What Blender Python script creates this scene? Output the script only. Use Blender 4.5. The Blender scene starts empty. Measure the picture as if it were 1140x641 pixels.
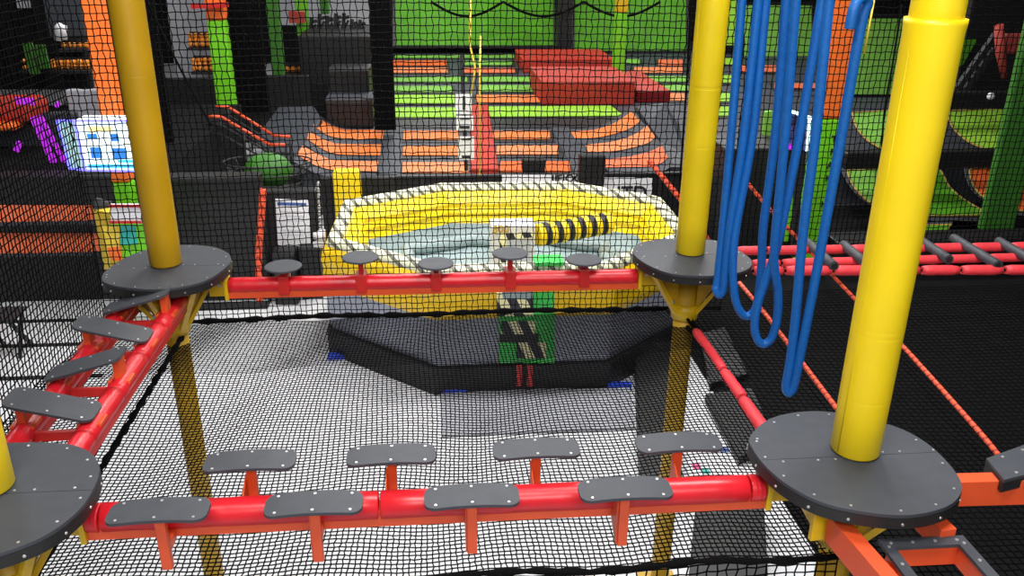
import bpy, bmesh, math, random
from mathutils import Vector, Matrix
random.seed(7)
C = bpy.context.scene.collection
PI = math.pi
# ------------------------------------------------------------------ camera model (photo 1140x641)
F = 952.5; PT, YW, RL = .387884, .09468, .010179
O = Vector((1.8816, -5.8029, 2.1333)); L = 3.75; W = 2.645
cp, sp = math.cos(PT), math.sin(PT)
FW = Vector((math.sin(YW)*cp, math.cos(YW)*cp, -sp))
R0 = Vector((math.cos(YW), -math.sin(YW), 0)); U0 = R0.cross(FW)
RT = R0*math.cos(RL) + U0*math.sin(RL); UP = -R0*math.sin(RL) + U0*math.cos(RL)
def un(px, py, x=None, y=None, z=None):
    d = FW + RT*((px-570)/F) + UP*((320.5-py)/F)
    t = (x-O.x)/d.x if x is not None else (y-O.y)/d.y if y is not None else (z-O.z)/d.z
    return O + d*t
FZ = -3.1      # hall floor
CZ = -2.2      # trampoline court level

# ------------------------------------------------------------------ materials
def mat(name, col, rough=.5, var=.12, scale=18, metal=0, bump=0, bscale=120, emit=0, spec=.5, stripes=None, sheen=0):
    m = bpy.data.materials.new(name); m.use_nodes = True
    nt = m.node_tree; b = nt.nodes['Principled BSDF']
    tc = nt.nodes.new('ShaderNodeTexCoord'); nz = nt.nodes.new('ShaderNodeTexNoise')
    nz.inputs['Scale'].default_value = scale; nz.inputs['Detail'].default_value = 5
    nt.links.new(tc.outputs['Object'], nz.inputs['Vector'])
    r = nt.nodes.new('ShaderNodeValToRGB')
    lo = [max(0, c*(1-var)) for c in col]; hi = [min(1, c*(1+var)) for c in col]
    r.color_ramp.elements[0].position = .3; r.color_ramp.elements[1].position = .7
    r.color_ramp.elements[0].color = (*lo, 1); r.color_ramp.elements[1].color = (*hi, 1)
    nt.links.new(nz.outputs['Fac'], r.inputs['Fac']); out = r.outputs['Color']
    if stripes:   # diagonal hazard stripes: (axis vector, second colour, frequency, duty)
        ax, c2, fr, duty = stripes
        dp = nt.nodes.new('ShaderNodeVectorMath'); dp.operation = 'DOT_PRODUCT'
        dp.inputs[1].default_value = ax; nt.links.new(tc.outputs['Object'], dp.inputs[0])
        mu = nt.nodes.new('ShaderNodeMath'); mu.operation = 'MULTIPLY'; mu.inputs[1].default_value = fr
        fr_ = nt.nodes.new('ShaderNodeMath'); fr_.operation = 'FRACT'
        gt = nt.nodes.new('ShaderNodeMath'); gt.operation = 'GREATER_THAN'; gt.inputs[1].default_value = duty
        nt.links.new(dp.outputs['Value'], mu.inputs[0]); nt.links.new(mu.outputs[0], fr_.inputs[0]); nt.links.new(fr_.outputs[0], gt.inputs[0])
        mx = nt.nodes.new('ShaderNodeMix'); mx.data_type = 'RGBA'
        nt.links.new(gt.outputs[0], mx.inputs['Factor']); nt.links.new(out, mx.inputs[6]); mx.inputs[7].default_value = (*c2, 1)
        out = mx.outputs[2]
    nt.links.new(out, b.inputs['Base Color'])
    b.inputs['Roughness'].default_value = rough; b.inputs['Metallic'].default_value = metal
    b.inputs['Specular IOR Level'].default_value = spec
    if bump:
        n2 = nt.nodes.new('ShaderNodeTexNoise'); n2.inputs['Scale'].default_value = bscale; n2.inputs['Detail'].default_value = 3
        nt.links.new(tc.outputs['Object'], n2.inputs['Vector'])
        bp = nt.nodes.new('ShaderNodeBump'); bp.inputs['Strength'].default_value = bump; bp.inputs['Distance'].default_value = .01
        nt.links.new(n2.outputs['Fac'], bp.inputs['Height']); nt.links.new(bp.outputs['Normal'], b.inputs['Normal'])
    if emit:
        nt.links.new(out, b.inputs['Emission Color']); b.inputs['Emission Strength'].default_value = emit
    return m
M = {}
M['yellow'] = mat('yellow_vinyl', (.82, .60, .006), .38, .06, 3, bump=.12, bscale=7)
M['yellow_shaded'] = mat('yellow_vinyl_shaded', (.50, .285, .004), .42, .08, 3, bump=.12, bscale=7)  # same yellow vinyl, darkened: weaker light on the back left post painted in
M['ysteel'] = mat('yellow_steel', (.72, .46, .008), .38, .1, 6)
M['ysteel_d'] = mat('yellow_steel_dull', (.55, .33, .01), .5, .15, 6)
M['red'] = mat('red_vinyl', (.62, .012, .022), .33, .1, 6, bump=.15, bscale=14)
M['pinkred'] = mat('faded_red_foam', (.80, .045, .06), .5, .12, 14, bump=.2, bscale=30)
M['osteel'] = mat('orange_red_steel', (.72, .085, .022), .4, .08, 5)
M['rsteel'] = mat('red_steel', (.55, .02, .018), .38, .1, 5)
M['deck'] = mat('dark_rubber_deck', (.043, .048, .060), .55, .09, 14, bump=.10, bscale=200)
M['skirt'] = mat('black_skirt', (.012, .012, .013), .5, .2, 20)
M['screw'] = mat('zinc_screw', (.6, .6, .6), .35, .05, 40, metal=.8)
M['net'] = mat('black_net_cord', (.0022, .0022, .0026), .9, .3, 60, spec=.06)
M['rope'] = mat('black_rope', (.004, .004, .0045), .9, .4, 90, bump=.6, bscale=150, spec=.1)
M['blue'] = mat('blue_rope', (.004, .125, .47), .42, .12, 40, bump=.2, bscale=180)
M['orope'] = mat('orange_rope', (.85, .10, .035), .6, .1, 30, stripes=((0, 1, .4), (.35, .03, .015), 16, .72))
M['floor'] = mat('pale_floor', (.70, .71, .74), .55, .06, 1.2)
M['black'] = mat('black_vinyl', (.008, .008, .0095), .5, .25, 4, bump=.1, bscale=5)
M['blackwall'] = mat('black_wall', (.008, .008, .010), .85, .2, 2, spec=.2)
M['curtain'] = mat('black_fabric', (.005, .005, .006), .9, .3, 6, spec=.15)
M['grey'] = mat('grey_pad', (.045, .05, .064), .55, .12, 3)
M['lgrey'] = mat('light_grey_wall', (.38, .39, .43), .7, .1, 2)
M['pale'] = mat('pale_grey_vinyl', (.50, .53, .60), .5, .08, 3)
M['pale_shaded'] = mat('pale_grey_shaded', (.33, .35, .43), .5, .08, 3)  # pale vinyl darkened, shadow on the arena's lower wall put into the colour
M['greygreen'] = mat('grey_green_vinyl', (.27, .35, .36), .5, .12, 3)
M['iyellow'] = mat('inflatable_yellow', (.90, .66, .006), .42, .05, 2, bump=.1, bscale=4)
M['iorange'] = mat('inflatable_outer_yellow', (.86, .56, .006), .42, .05, 2, bump=.1, bscale=4)
M['rim'] = mat('hazard_rim', (.80, .80, .56), .5, .06, 4, stripes=((1, .35, .8), (.17, .17, .13), 5.2, .68))
M['hazard'] = mat('hazard_stripes', (.90, .86, .50), .5, .06, 6, stripes=((1, 0, .45), (.02, .02, .035), 4.3, .5))
M['orange'] = mat('orange_bed', (.80, .21, .055), .6, .1, 5, spec=.15)
M['oranged'] = mat('deep_orange_bed', (.76, .13, .03), .6, .1, 5, spec=.15)
M['ored'] = mat('orange_red_bed', (.78, .17, .075), .6, .1, 8, spec=.15)
M['orange_sheen'] = mat('orange_bed_sheen', (.82, .25, .10), .6, .1, 5, spec=.15)  # orange bed made paler: reflected lamp light painted into the colour
M['lime'] = mat('lime_bed', (.30, .60, .05), .6, .1, 4, spec=.15)
M['green'] = mat('green_bed', (.085, .30, .016), .6, .14, 2, spec=.15)
M['mgreen'] = mat('mint_green_bed', (.19, .45, .07), .6, .12, 4, spec=.15)
M['pgreen'] = mat('green_pad', (.17, .62, .012), .5, .06, 4)
M['dgreen'] = mat('dark_green_pad', (.035, .17, .012), .55, .12, 4)
M['porange'] = mat('orange_pad', (.93, .17, .02), .5, .06, 4)
M['redblock'] = mat('red_foam', (.46, .045, .03), .6, .12, 3, spec=.15)
M['pinkblock'] = mat('pink_red_foam', (.47, .075, .06), .6, .12, 3, spec=.15)
M['maroon'] = mat('maroon_foam', (.22, .012, .015), .6, .12, 3, spec=.15)
M['igreen'] = mat('bright_green_vinyl', (.04, .55, .08), .45, .06, 4)
M['teal'] = mat('teal_panel', (.03, .45, .38), .45, .1, 8)
M['white'] = mat('white_board', (.80, .80, .84), .5, .05, 8)
M['paper'] = mat('white_paper', (.82, .82, .80), .6, .05, 20)
M['ink'] = mat('black_ink', (.015, .015, .018), .6, .1, 20)
M['inkblue'] = mat('blue_ink', (.05, .11, .33), .6, .3, 60)
M['screenw'] = mat('screen_white', (.72, .9, .95), .4, .1, 6, emit=1.1)
M['screenside'] = mat('screen_side_mint', (.45, .75, .72), .4, .15, 10, emit=.6)
M['screenb'] = mat('screen_blue', (.02, .17, .55), .4, .2, 12, emit=.9)
M['screenc'] = mat('screen_cyan', (.05, .45, .85), .4, .15, 10, emit=1.1)
M['screeny'] = mat('screen_yellow', (.9, .7, .3), .4, .15, 10, emit=.9)
M['screend'] = mat('screen_dark', (.03, .03, .10), .3, .8, 9, emit=.5)
M['violet'] = mat('violet_neon', (.42, .02, .62), .4, .1, 8, emit=.8)
M['blueneon'] = mat('blue_violet_neon', (.18, .16, .95), .4, .1, 8, emit=1.8)
M['cyanneon'] = mat('cyan_white_neon', (.6, 1, .9), .4, .1, 8, emit=2.2)
M['ballo'] = mat('orange_ball', (.90, .30, .03), .45, .15, 8)
M['steel'] = mat('grey_steel', (.45, .45, .47), .4, .1, 10, metal=.6)
M['cyellow'] = mat('cabinet_yellow', (.80, .58, .05), .45, .15, 8)
M['cream'] = mat('white_vinyl', (.72, .71, .74), .5, .05, 10)
M['ystr'] = mat('yellow_cord', (.75, .55, .06), .6, .1, 30)
M['royal'] = mat('royal_blue_pad', (.02, .08, .75), .4, .1, 8)
M['pinkp'] = mat('pink_paint', (.8, .08, .28), .5, .1, 8)
M['tan'] = mat('brown_bed', (.28, .15, .09), .6, .2, 8)
M['springs'] = mat('yellow_edging', (.38, .27, .05), .7, .3, 60)

# ------------------------------------------------------------------ mesh builder
class MB:
    def __init__(s): s.v = []; s.f = []; s.sm = []
    def add(s, vs, fs, smooth=False):
        o = len(s.v); s.v += [Vector(v) for v in vs]; s.f += [tuple(i+o for i in f) for f in fs]; s.sm += [smooth]*len(fs); return s
    def box(s, c, d, rz=0, m=None):
        x, y, z = (k/2 for k in d); vs = [Vector((a*x, b*y, e*z)) for e in (-1, 1) for a, b in ((-1, -1), (1, -1), (1, 1), (-1, 1))]
        R = m if m is not None else Matrix.Rotation(rz, 3, 'Z')
        return s.add([R @ v + Vector(c) for v in vs], [(3, 2, 1, 0), (4, 5, 6, 7), (0, 1, 5, 4), (1, 2, 6, 5), (2, 3, 7, 6), (3, 0, 4, 7)])
    def bar(s, a, b, w, h, up=(0, 0, 1)):          # square bar from a to b
        a, b = Vector(a), Vector(b); t = (b-a).normalized(); u = Vector(up)
        r = t.cross(u); r = (r if r.length > 1e-4 else t.cross(Vector((0, 1, 0)))).normalized(); u = r.cross(t)
        vs = []
        for p in (a, b):
            for i, j in ((-1, -1), (1, -1), (1, 1), (-1, 1)): vs.append(p + r*(i*w/2) + u*(j*h/2))
        return s.add(vs, [(3, 2, 1, 0), (4, 5, 6, 7), (0, 1, 5, 4), (1, 2, 6, 5), (2, 3, 7, 6), (3, 0, 4, 7)])
    def tube(s, pts, r, n=12, closed=False, caps=True, smooth=True):
        pts = [Vector(p) for p in pts]; N = len(pts); vs = []; prev = None
        for i, p in enumerate(pts):
            if closed: t = pts[(i+1) % N]-pts[i-1]
            else: t = pts[min(i+1, N-1)]-pts[max(i-1, 0)]
            t.normalize()
            if prev is None: k = Vector((0, 0, 1)) if abs(t.z) < .9 else Vector((1, 0, 0)); u = k - t*k.dot(t)
            else: u = prev - t*prev.dot(t)
            u.normalize(); prev = u; w = t.cross(u); rr = r(i) if callable(r) else r
            for k in range(n): a = 2*PI*k/n; vs.append(p + u*(math.cos(a)*rr) + w*(math.sin(a)*rr))
        fs = []
        for i in range(N if closed else N-1):
            j = (i+1) % N
            for k in range(n): fs.append((i*n+k, i*n+(k+1) % n, j*n+(k+1) % n, j*n+k))
        s.add(vs, fs, smooth)
        if caps and not closed:
            o = len(s.v)-len(vs)
            s.f += [tuple(o+k for k in range(n))[::-1], tuple(o+(N-1)*n+k for k in range(n))]; s.sm += [False, False]
        return s
    def prism(s, poly, z0, z1):                      # vertical extrusion of an xy polygon
        n = len(poly); vs = [(p[0], p[1], z0) for p in poly] + [(p[0], p[1], z1) for p in poly]
        return s.add(vs, [tuple(range(n))[::-1], tuple(range(n, 2*n))] + [(i, (i+1) % n, n+(i+1) % n, n+i) for i in range(n)])
    def slab(s, pts, ext):                           # any planar polygon extruded along a vector
        pts = [Vector(p) for p in pts]; e = Vector(ext); n = len(pts)
        return s.add(pts + [p+e for p in pts], [tuple(range(n))[::-1], tuple(range(n, 2*n))] + [(i, (i+1) % n, n+(i+1) % n, n+i) for i in range(n)])
    def ball(s, c, r, n=10, m=7, sc=(1, 1, 1)):
        vs = []; fs = []
        for i in range(m+1):
            th = PI*i/m
            for k in range(n): a = 2*PI*k/n; vs.append(Vector(c)+Vector((math.sin(th)*math.cos(a)*r*sc[0], math.sin(th)*math.sin(a)*r*sc[1], math.cos(th)*r*sc[2])))
        for i in range(m):
            for k in range(n): fs.append((i*n+k, (i+1)*n+k, (i+1)*n+(k+1) % n, i*n+(k+1) % n))
        return s.add(vs, fs, True)
    def grid(s, rows, smooth=True):
        n = len(rows[0]); vs = [p for r in rows for p in r]; fs = []
        for i in range(len(rows)-1):
            for k in range(n-1): fs.append((i*n+k, i*n+k+1, (i+1)*n+k+1, (i+1)*n+k))
        return s.add(vs, fs, smooth)
    def cord(s, pts, r):                             # light 3 sided cord for netting
        pts = [Vector(p) for p in pts]; N = len(pts); vs = []; t0 = (pts[-1]-pts[0]).normalized()
        k = Vector((.3, .5, .8)); u = (k - t0*k.dot(t0)).normalized(); w = t0.cross(u)
        a = u*r; b = (u*-.5 + w*.866)*r; c = (u*-.5 - w*.866)*r
        for p in pts: vs += [p+a, p+b, p+c]
        fs = []
        for i in range(N-1):
            for q in range(3): fs.append((3*i+q, 3*i+(q+1) % 3, 3*i+3+(q+1) % 3, 3*i+3+q))
        return s.add(vs, fs, True)
    def build(s, name, m, parent=None, label=None, bevel=0, kind=None):
        root = parent
        while root is not None and root.parent is not None: root = root.parent
        if root is not None: base = root.location.copy()
        else:
            xs = [v.x for v in s.v]; ys = [v.y for v in s.v]; zs = [v.z for v in s.v]
            base = Vector(((min(xs)+max(xs))/2, (min(ys)+max(ys))/2, min(zs)))
        me = bpy.data.meshes.new(name); me.from_pydata([v-base for v in s.v], [], s.f)
        me.polygons.foreach_set('use_smooth', s.sm); me.materials.append(M[m] if isinstance(m, str) else m)
        if len(s.f) < 20000:
            bm = bmesh.new(); bm.from_mesh(me); bmesh.ops.recalc_face_normals(bm, faces=bm.faces); bm.to_mesh(me); bm.free()
        me.update(); o = bpy.data.objects.new(name, me); C.objects.link(o)
        if parent is not None: o.parent = parent
        else: o.location = base
        if label: o['label'] = label
        if kind: o['kind'] = kind
        if bevel:
            b = o.modifiers.new('bevel', 'BEVEL'); b.width = bevel; b.segments = 2; b.limit_method = 'ANGLE'; b.angle_limit = .7
        return o
def thing(name, label, cat, loc, group=None):
    o = bpy.data.objects.new(name, None); o.location = loc; o.empty_display_size = .05; C.objects.link(o)
    return tag(o, label, cat, group)
def tag(o, label, cat, group=None):
    o['label'] = label; o['category'] = cat
    if group: o['group'] = group
    return o
def struct(name, mb, m, parent=None, bevel=0):
    return mb.build(name, m, parent, bevel=bevel, kind=None if parent else 'structure')
def words(text, loc, size, m, parent, name='lettering', rot=(PI/2, 0, 0), ext=.004, align='CENTER', xs=1):
    cu = bpy.data.curves.new('lettering_curve', 'FONT'); cu.body = text; cu.size = size; cu.extrude = ext; cu.align_x = align; cu.align_y = 'CENTER'
    cu.offset = size*.02
    t = bpy.data.objects.new('lettering_tmp', cu); C.objects.link(t); bpy.context.view_layer.update()
    me = bpy.data.meshes.new_from_object(t.evaluated_get(bpy.context.evaluated_depsgraph_get()))
    bpy.data.objects.remove(t); bpy.data.curves.remove(cu)
    from mathutils import Euler
    R = Euler(rot).to_matrix().to_4x4(); root = parent
    while root.parent is not None: root = root.parent
    me.transform(Matrix.Translation(Vector(loc)-root.location) @ R @ Matrix.Diagonal((xs, 1, 1, 1)))
    me.materials.clear(); me.materials.append(M[m]); o = bpy.data.objects.new(name, me); C.objects.link(o); o.parent = parent
    return o
def smooth_loop(pts, n=6):
    out = []; N = len(pts)
    for i in range(N):
        p0, p1, p2, p3 = (Vector(pts[(i+k) % N]) for k in (-1, 0, 1, 2))
        for j in range(n):
            t = j/n; out.append(.5*((2*p1)+(p2-p0)*t+(2*p0-5*p1+4*p2-p3)*t*t+(3*p1-p0-3*p2+p3)*t**3))
    return out
def spline(pts, n=8):
    pts = [Vector(p) for p in pts]; out = []
    for i in range(len(pts)-1):
        p0 = pts[max(i-1, 0)]; p1 = pts[i]; p2 = pts[i+1]; p3 = pts[min(i+2, len(pts)-1)]
        for j in range(n):
            t = j/n; out.append(.5*((2*p1)+(p2-p0)*t+(2*p0-5*p1+4*p2-p3)*t*t+(3*p1-p0-3*p2+p3)*t**3))
    return out+[pts[-1]]
def clip(poly, c, keep_above):
    out = []; N = len(poly); s = 1 if keep_above else -1
    for i in range(N):
        a, b = poly[i], poly[(i+1) % N]; da, db = s*(a[1]-c), s*(b[1]-c)
        if da >= 0: out.append(a)
        if (da > 0) != (db > 0) and da != db: t = da/(da-db); out.append(a+(b-a)*t)
    return out
def lerp(a, b, t): return Vector(a)+(Vector(b)-Vector(a))*t

# ================================================================== SETTING
struct('floor', MB().box((3, 12, FZ-.1), (44, 44, .2)), 'floor')
struct('floor_court', MB().box((9, 23.6, (FZ+CZ)/2), (19.4, 25, CZ-FZ-.001)), 'grey')
struct('floor_right', MB().box((14.3, .8, FZ+.02), (18, 20.4, .04)), 'curtain')
struct('wall_back', MB().box((6, 34.1, 1), (48, .2, 8.4)), 'blackwall')
struct('wall_left', MB().box((-16.1, 12, 1), (.2, 44, 8.4)), 'blackwall')
struct('wall_right', MB().box((27.1, 12, 1), (.2, 44, 8.4)), 'blackwall')
struct('ceiling', MB().box((5, 12, 5.3), (46, 44, .2)), 'blackwall')
# dark seams across the pale floor left of the course
for k, (y0, nm) in enumerate(((358, 1), (385, 2), (421, 3))):
    a = un(-60, y0, z=FZ); b = un(112, y0+1, z=FZ)
    struct('trim_%d' % nm, MB().box(((a.x+b.x)/2, (a.y+b.y)/2, FZ+.011), (b.x-a.x, .07, .02)), 'black')

# ================================================================== ROPE COURSE
decks = {
 'C': [(-.44,.14),(-.32,.27),(-.2,.33),(-.06,.35),(.08,.32),(.27,.2),(.35,.07),(.37,-.1),(.34,-.28),(.24,-.4),(.1,-.46),(-.05,-.47),(-.22,-.42),(-.33,-.35),(-.41,-.23),(-.45,-.1),(-.46,.03)],
 'B': [(-.41,.08),(-.33,.22),(-.2,.29),(-.01,.32),(.17,.3),(.30,.22),(.37,.05),(.40,-.14),(.37,-.28),(.27,-.4),(.1,-.47),(-.1,-.47),(-.26,-.41),(-.36,-.27),(-.42,-.07)],
 'A': [(-.36,-.22),(-.37,-.06),(-.32,.16),(-.22,.32),(-.08,.39),(.07,.4),(.25,.34),(.38,.2),(.43,.05),(.42,-.12),(.35,-.33),(.23,-.43),(.11,-.47),(-.03,-.46),(-.18,-.41),(-.3,-.33)],
 'D': [(-.08,.35),(.11,.34),(.23,.31),(.33,.24),(.4,.14),(.43,.04),(.44,-.08),(.43,-.19),(.38,-.31),(.3,-.39),(.18,-.45),(.02,-.48),(-.14,-.46),(-.3,-.39),(-.4,-.25),(-.43,-.08),(-.41,.1),(-.33,.24),(-.22,.31)]}
posts = {'A': (0, 0), 'B': (L, 0), 'C': (L, -W), 'D': (0, -W)}
plabel = {'A': 'yellow padded post with shade painted in, rising from the back left round platform', 'B': 'yellow padded post beside the hanging blue ropes',
          'C': 'thick yellow padded post with a collar seam, nearest on the right', 'D': 'yellow padded post cut by the left photo edge, on the front left platform'}
dlabel = {'A': 'round dark platform at the back left, beside the tilted stepping plates', 'B': 'round dark platform under the blue ropes, back right corner',
          'C': 'large round dark platform at the front right with yellow brackets', 'D': 'round dark platform at the front left corner, cut by the photo edge'}
arms = {'A': (-45, -100, -150, 20, 90), 'B': (-155, -35, 20, 110, 200), 'C': (-165, -115, -60, -10, 60), 'D': (10, -40, -90, -140, 80)}
for k, (x, y) in posts.items():
    vin = 'yellow_shaded' if k == 'A' else 'yellow'
    t = thing('padded_post', plabel[k], 'post', (x, y, FZ))
    zt = 1.875 if k == 'C' else 2.1
    zc = {'C': (.60, .63, .29), 'B': (.8, 1.2, 1.21), 'A': (.75, .77, 1.3), 'D': (.5, .52, .9)}[k]
    prof = [(.004, .100), (.012, .106), (.25, .107), (.9, .107), (1.4, .107), (zt-.03, .108), (zt, .108)]
    for q in zc: prof += [(q-.012, .107), (q-.004, .1074), (q, .1063), (q+.005, .1073), (q+.014, .107)]
    prof.sort()
    if k == 'C': prof[-2:] = [(zt-.05, .108), (zt-.02, .111), (zt, .111)]
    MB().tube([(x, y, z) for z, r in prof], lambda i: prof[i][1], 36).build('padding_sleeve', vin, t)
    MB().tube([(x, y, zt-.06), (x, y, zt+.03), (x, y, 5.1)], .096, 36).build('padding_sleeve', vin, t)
    MB().tube([(x, y, FZ), (x, y, .02)], .078, 24).build('steel_pole', 'ysteel_d', t)
    MB().box((x, y, FZ+.012), (.32, .32, .022)).build('base_plate', 'ysteel_d', t)
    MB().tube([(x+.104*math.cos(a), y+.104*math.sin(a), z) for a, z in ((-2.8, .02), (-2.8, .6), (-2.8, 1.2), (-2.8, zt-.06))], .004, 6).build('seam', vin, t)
    # platform
    t = thing('round_platform', dlabel[k], 'platform', (x, y, -.5))
    loop = [Vector((p.x+x, p.y+y)) for p in smooth_loop([Vector(p) for p in decks[k]], 5)]
    if sum(loop[i].x*loop[(i+1) % len(loop)].y-loop[i].y*loop[(i+1) % len(loop)].x for i in range(len(loop))) < 0: loop.reverse()
    sc = y-.045
    plates = []
    for up in (True, False):
        pl = clip(loop, sc+(.0015 if up else -.0015), up)
        plates.append(MB().prism(pl, -.016, 0).build('deck_plate', 'deck', t))
    sk = MB(); cx, cy = x-.0, y-.06
    outer = [Vector((cx+(p.x-cx)*1.006, cy+(p.y-cy)*1.006)) for p in loop]
    sk.prism(outer, -.068, -.017).build('edge_skirt', 'skirt', t)
    n = len(loop); ring = range(0, n, max(1, n//13))
    for i in ring:
        p = loop[i]; q = Vector((cx+(p.x-cx)*.93, cy+(p.y-cy)*.93))
        MB().tube([(q.x, q.y, -.002), (q.x, q.y, .002)], .0058 if k in 'CD' else .0042, 8).build('screw', 'screw', plates[0 if q.y > sc else 1])
        d = (Vector((p.x-cx, p.y-cy))).normalized()
        MB().tube([(p.x-d.x*.004, p.y-d.y*.004, -.045), (p.x+d.x*.007, p.y+d.y*.007, -.045)], .006, 8).build('screw', 'screw', t)
    for dx in (-.36, -.2, -.12, .12, .2, .36):
        MB().tube([(x+dx, sc+.02*(1 if dx > 0 else -1), -.002), (x+dx, sc+.02*(1 if dx > 0 else -1), .002)], .0058 if k in 'CD' else .0042, 8).build('screw', 'screw', plates[0 if dx > 0 else 1])
    MB().tube([(x, y, -.52), (x, y, -.40)], .10, 20).build('bracket_collar', 'ysteel', t)
    for a in arms[k]:
        a = math.radians(a); d = Vector((math.cos(a), math.sin(a), 0))
        b = MB(); c0 = Vector((x, y, 0))
        b.bar(c0+d*.09+Vector((0, 0, -.47)), c0+d*.34+Vector((0, 0, -.075)), .045, .03, up=(0, 0, 1))
        o = b.build('bracket_arm', 'ysteel', t, bevel=.003)
        g = MB(); s_ = Vector((-d.y, d.x, 0))*.004
        g.slab([c0+d*.085+Vector((0, 0, -.45))-s_, c0+d*.30+Vector((0, 0, -.07))-s_, c0+d*.085+Vector((0, 0, -.07))-s_], s_*2)
        g.build('gusset_plate', 'ysteel_d', o)
        MB().tube([c0+d*.14+s_*4+Vector((0, 0, -.36)), c0+d*.14+s_*8+Vector((0, 0, -.36))], .012, 6).build('bolt', 'screw', o)
# beam end flanges belong to the platforms
def flange(owner, p, d, w=.12, h=.15):
    p = Vector(p); d = Vector(d).normalized()
    b = MB(); b.bar(p-d*.015, p+d*.01, w, h); b.bar(p-d*.13, p-d*.01, .03, h*.8)
    o = b.build('beam_flange', 'ysteel', owner, bevel=.003)
    MB().tube([p-d*.05+Vector((0, -.02, .03)), p-d*.05+Vector((0, -.034, .03))], .014, 6).build('bolt', 'screw', o)
plats = {o['label']: o for o in C.objects if o.name.startswith('round_platform')}
pA, pB, pC, pD = (plats[dlabel[k]] for k in 'ABCD')

def beam(t, a, b, seams, steel, pad, r=.06, sh=.085):
    a, b = Vector(a), Vector(b); d = (b-a)
    MB().bar(a+Vector((0, 0, -.045)), b+Vector((0, 0, -.045)), .082, sh).build('steel_tube', steel, t, bevel=.004)
    s = [0]+seams+[1]
    for i in range(len(s)-1):
        e = .004/d.length
        p, q = a+d*(s[i]+e), a+d*(s[i+1]-e)
        N = 10; pts = [p, p+(q-p)*.004]+[p+(q-p)*(k/N) for k in range(1, N)]+[q-(q-p)*.004, q]
        MB().tube(pts, lambda i, N=len(pts): r*.9 if i in (0, N-1) else r+.0012*math.sin(i*2.1), 24).build('foam_pad', pad, t)

# ---- back beam with five round discs
bx = [.799, 1.344, 1.878, 2.417, 2.959]; bz = [-.03, .025, -.035, .03, -.032]
t = thing('stepping_beam', 'red padded beam across the back with five round disc steps', 'beam', (1.9, 0, -.3))
a0, b0 = Vector((.41, 0, -.172)), Vector((3.365, 0, -.180))
beam(t, a0, b0, [(x-.41)/2.955 for x in bx], 'osteel', 'red', r=.057)
for i, (x, z) in enumerate(zip(bx, bz)):
    d = MB()
    prof = [(.0, .01), (.0, .122), (-.004, .13), (-.014, .13), (-.018, .12), (-.018, .01)]
    rows = [[(x+r*math.cos(q*PI/18), r*math.sin(q*PI/18), z+h) for q in range(37)] for h, r in prof]
    d.grid(rows, False); d.add([(x+.01*math.cos(q*PI/6), .01*math.sin(q*PI/6), z) for q in range(12)], [tuple(range(12))])
    o = d.build('disc_step', 'deck', t)
    s = MB(); s.box((x, 0, (z-.018-.13)/2), (.035, .05, z-.018+.13)); s.box((x, 0, z-.024), (.10, .10, .012)); s.box((x, 0, -.165), (.075, .122, .135))
    s.build('step_stem', 'rsteel', o, bevel=.004)
flange(pA, (.40, 0, -.19), (1, 0, 0)); flange(pB, (3.375, 0, -.19), (-1, 0, 0))

# ---- front beam with eight curved plates
def plate_loop(w, h, r):
    pts = []
    for cx, cy, a0 in ((w/2-r, h/2-r, 0), (-w/2+r, h/2-r, 90), (-w/2+r, -h/2+r, 180), (w/2-r, -h/2+r, 270)):
        for k in range(7): a = math.radians(a0+15*k); pts.append((cx+r*math.cos(a), cy+r*math.sin(a)))
    return pts
def step_plate(t, mtx, w=.40, h=.155, sway=.012, label=None):
    b = MB(); n = 14; pts = plate_loop(w, h, .05)
    # build as strips along x so the plate can bow
    xs = sorted(set([round(p[0], 4) for p in pts]+[(-w/2+.05)+(w-.1)*k/12 for k in range(13)]))
    def half(x):
        e = w/2-abs(x)
        return h/2 if e >= .05 else h/2-.05+math.sqrt(max(0, .05**2-(.05-e)**2))
    top = []; bot = []
    for x in xs:
        y = half(x); zz = -sway*(2*x/w)**2
        top.append([mtx @ Vector((x, y*k, zz)) for k in (-1, -.5, 0, .5, 1)])
        bot.append([mtx @ Vector((x, y*k, zz-.014)) for k in (-1, -.5, 0, .5, 1)])
    b.grid(top, False); b.grid(bot, False)
    b.grid([[r[0] for r in top], [r[0] for r in bot]], False); b.grid([[r[-1] for r in top], [r[-1] for r in bot]], False)
    b.grid([top[0], bot[0]], False); b.grid([top[-1], bot[-1]], False)
    o = b.build('step_plate', 'deck', t, label)
    for sx in (-.38, 0, .38):
        for sy in (-.36, .36):
            zz = -sway*(2*sx)**2
            MB().tube([mtx @ Vector((sx*w, sy*h, zz-.002)), mtx @ Vector((sx*w, sy*h, zz+.002))], .0062, 8).build('screw', 'screw', o)
    return o
t = thing('stepping_beam', 'red padded beam along the front with eight staggered curved step plates', 'beam', (1.9, -W, -.3))
a0, b0 = Vector((.375, -W, -.172)), Vector((3.345, -W, -.180))
beam(t, a0, b0, [.02, .415, .975], 'osteel', 'red', r=.062)
def bracket(o, x, s, z, y):
    g = MB(); yb = -W+s*.045
    g.box((x, y, (z-.012-.33)/2), (.042, .03, .33+z-.012))                       # upright
    g.bar((x, y, -.24), (x, yb, -.24), .03, .05)
    g.slab([(x-.028, yb, -.16), (x-.028, y, -.10), (x-.028, y, -.33), (x-.028, yb, -.27)], (.008, 0, 0))
    g.box((x, y, z-.022), (.11, .10, .012))
    g.build('step_bracket', 'osteel', o, bevel=.003)
for x in (1.032, 1.657, 2.318, 2.985):
    y = -W+.175; z = -.024
    o = step_plate(t, Matrix.Translation((x, y, z))); bracket(o, x, 1, z, y)
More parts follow.
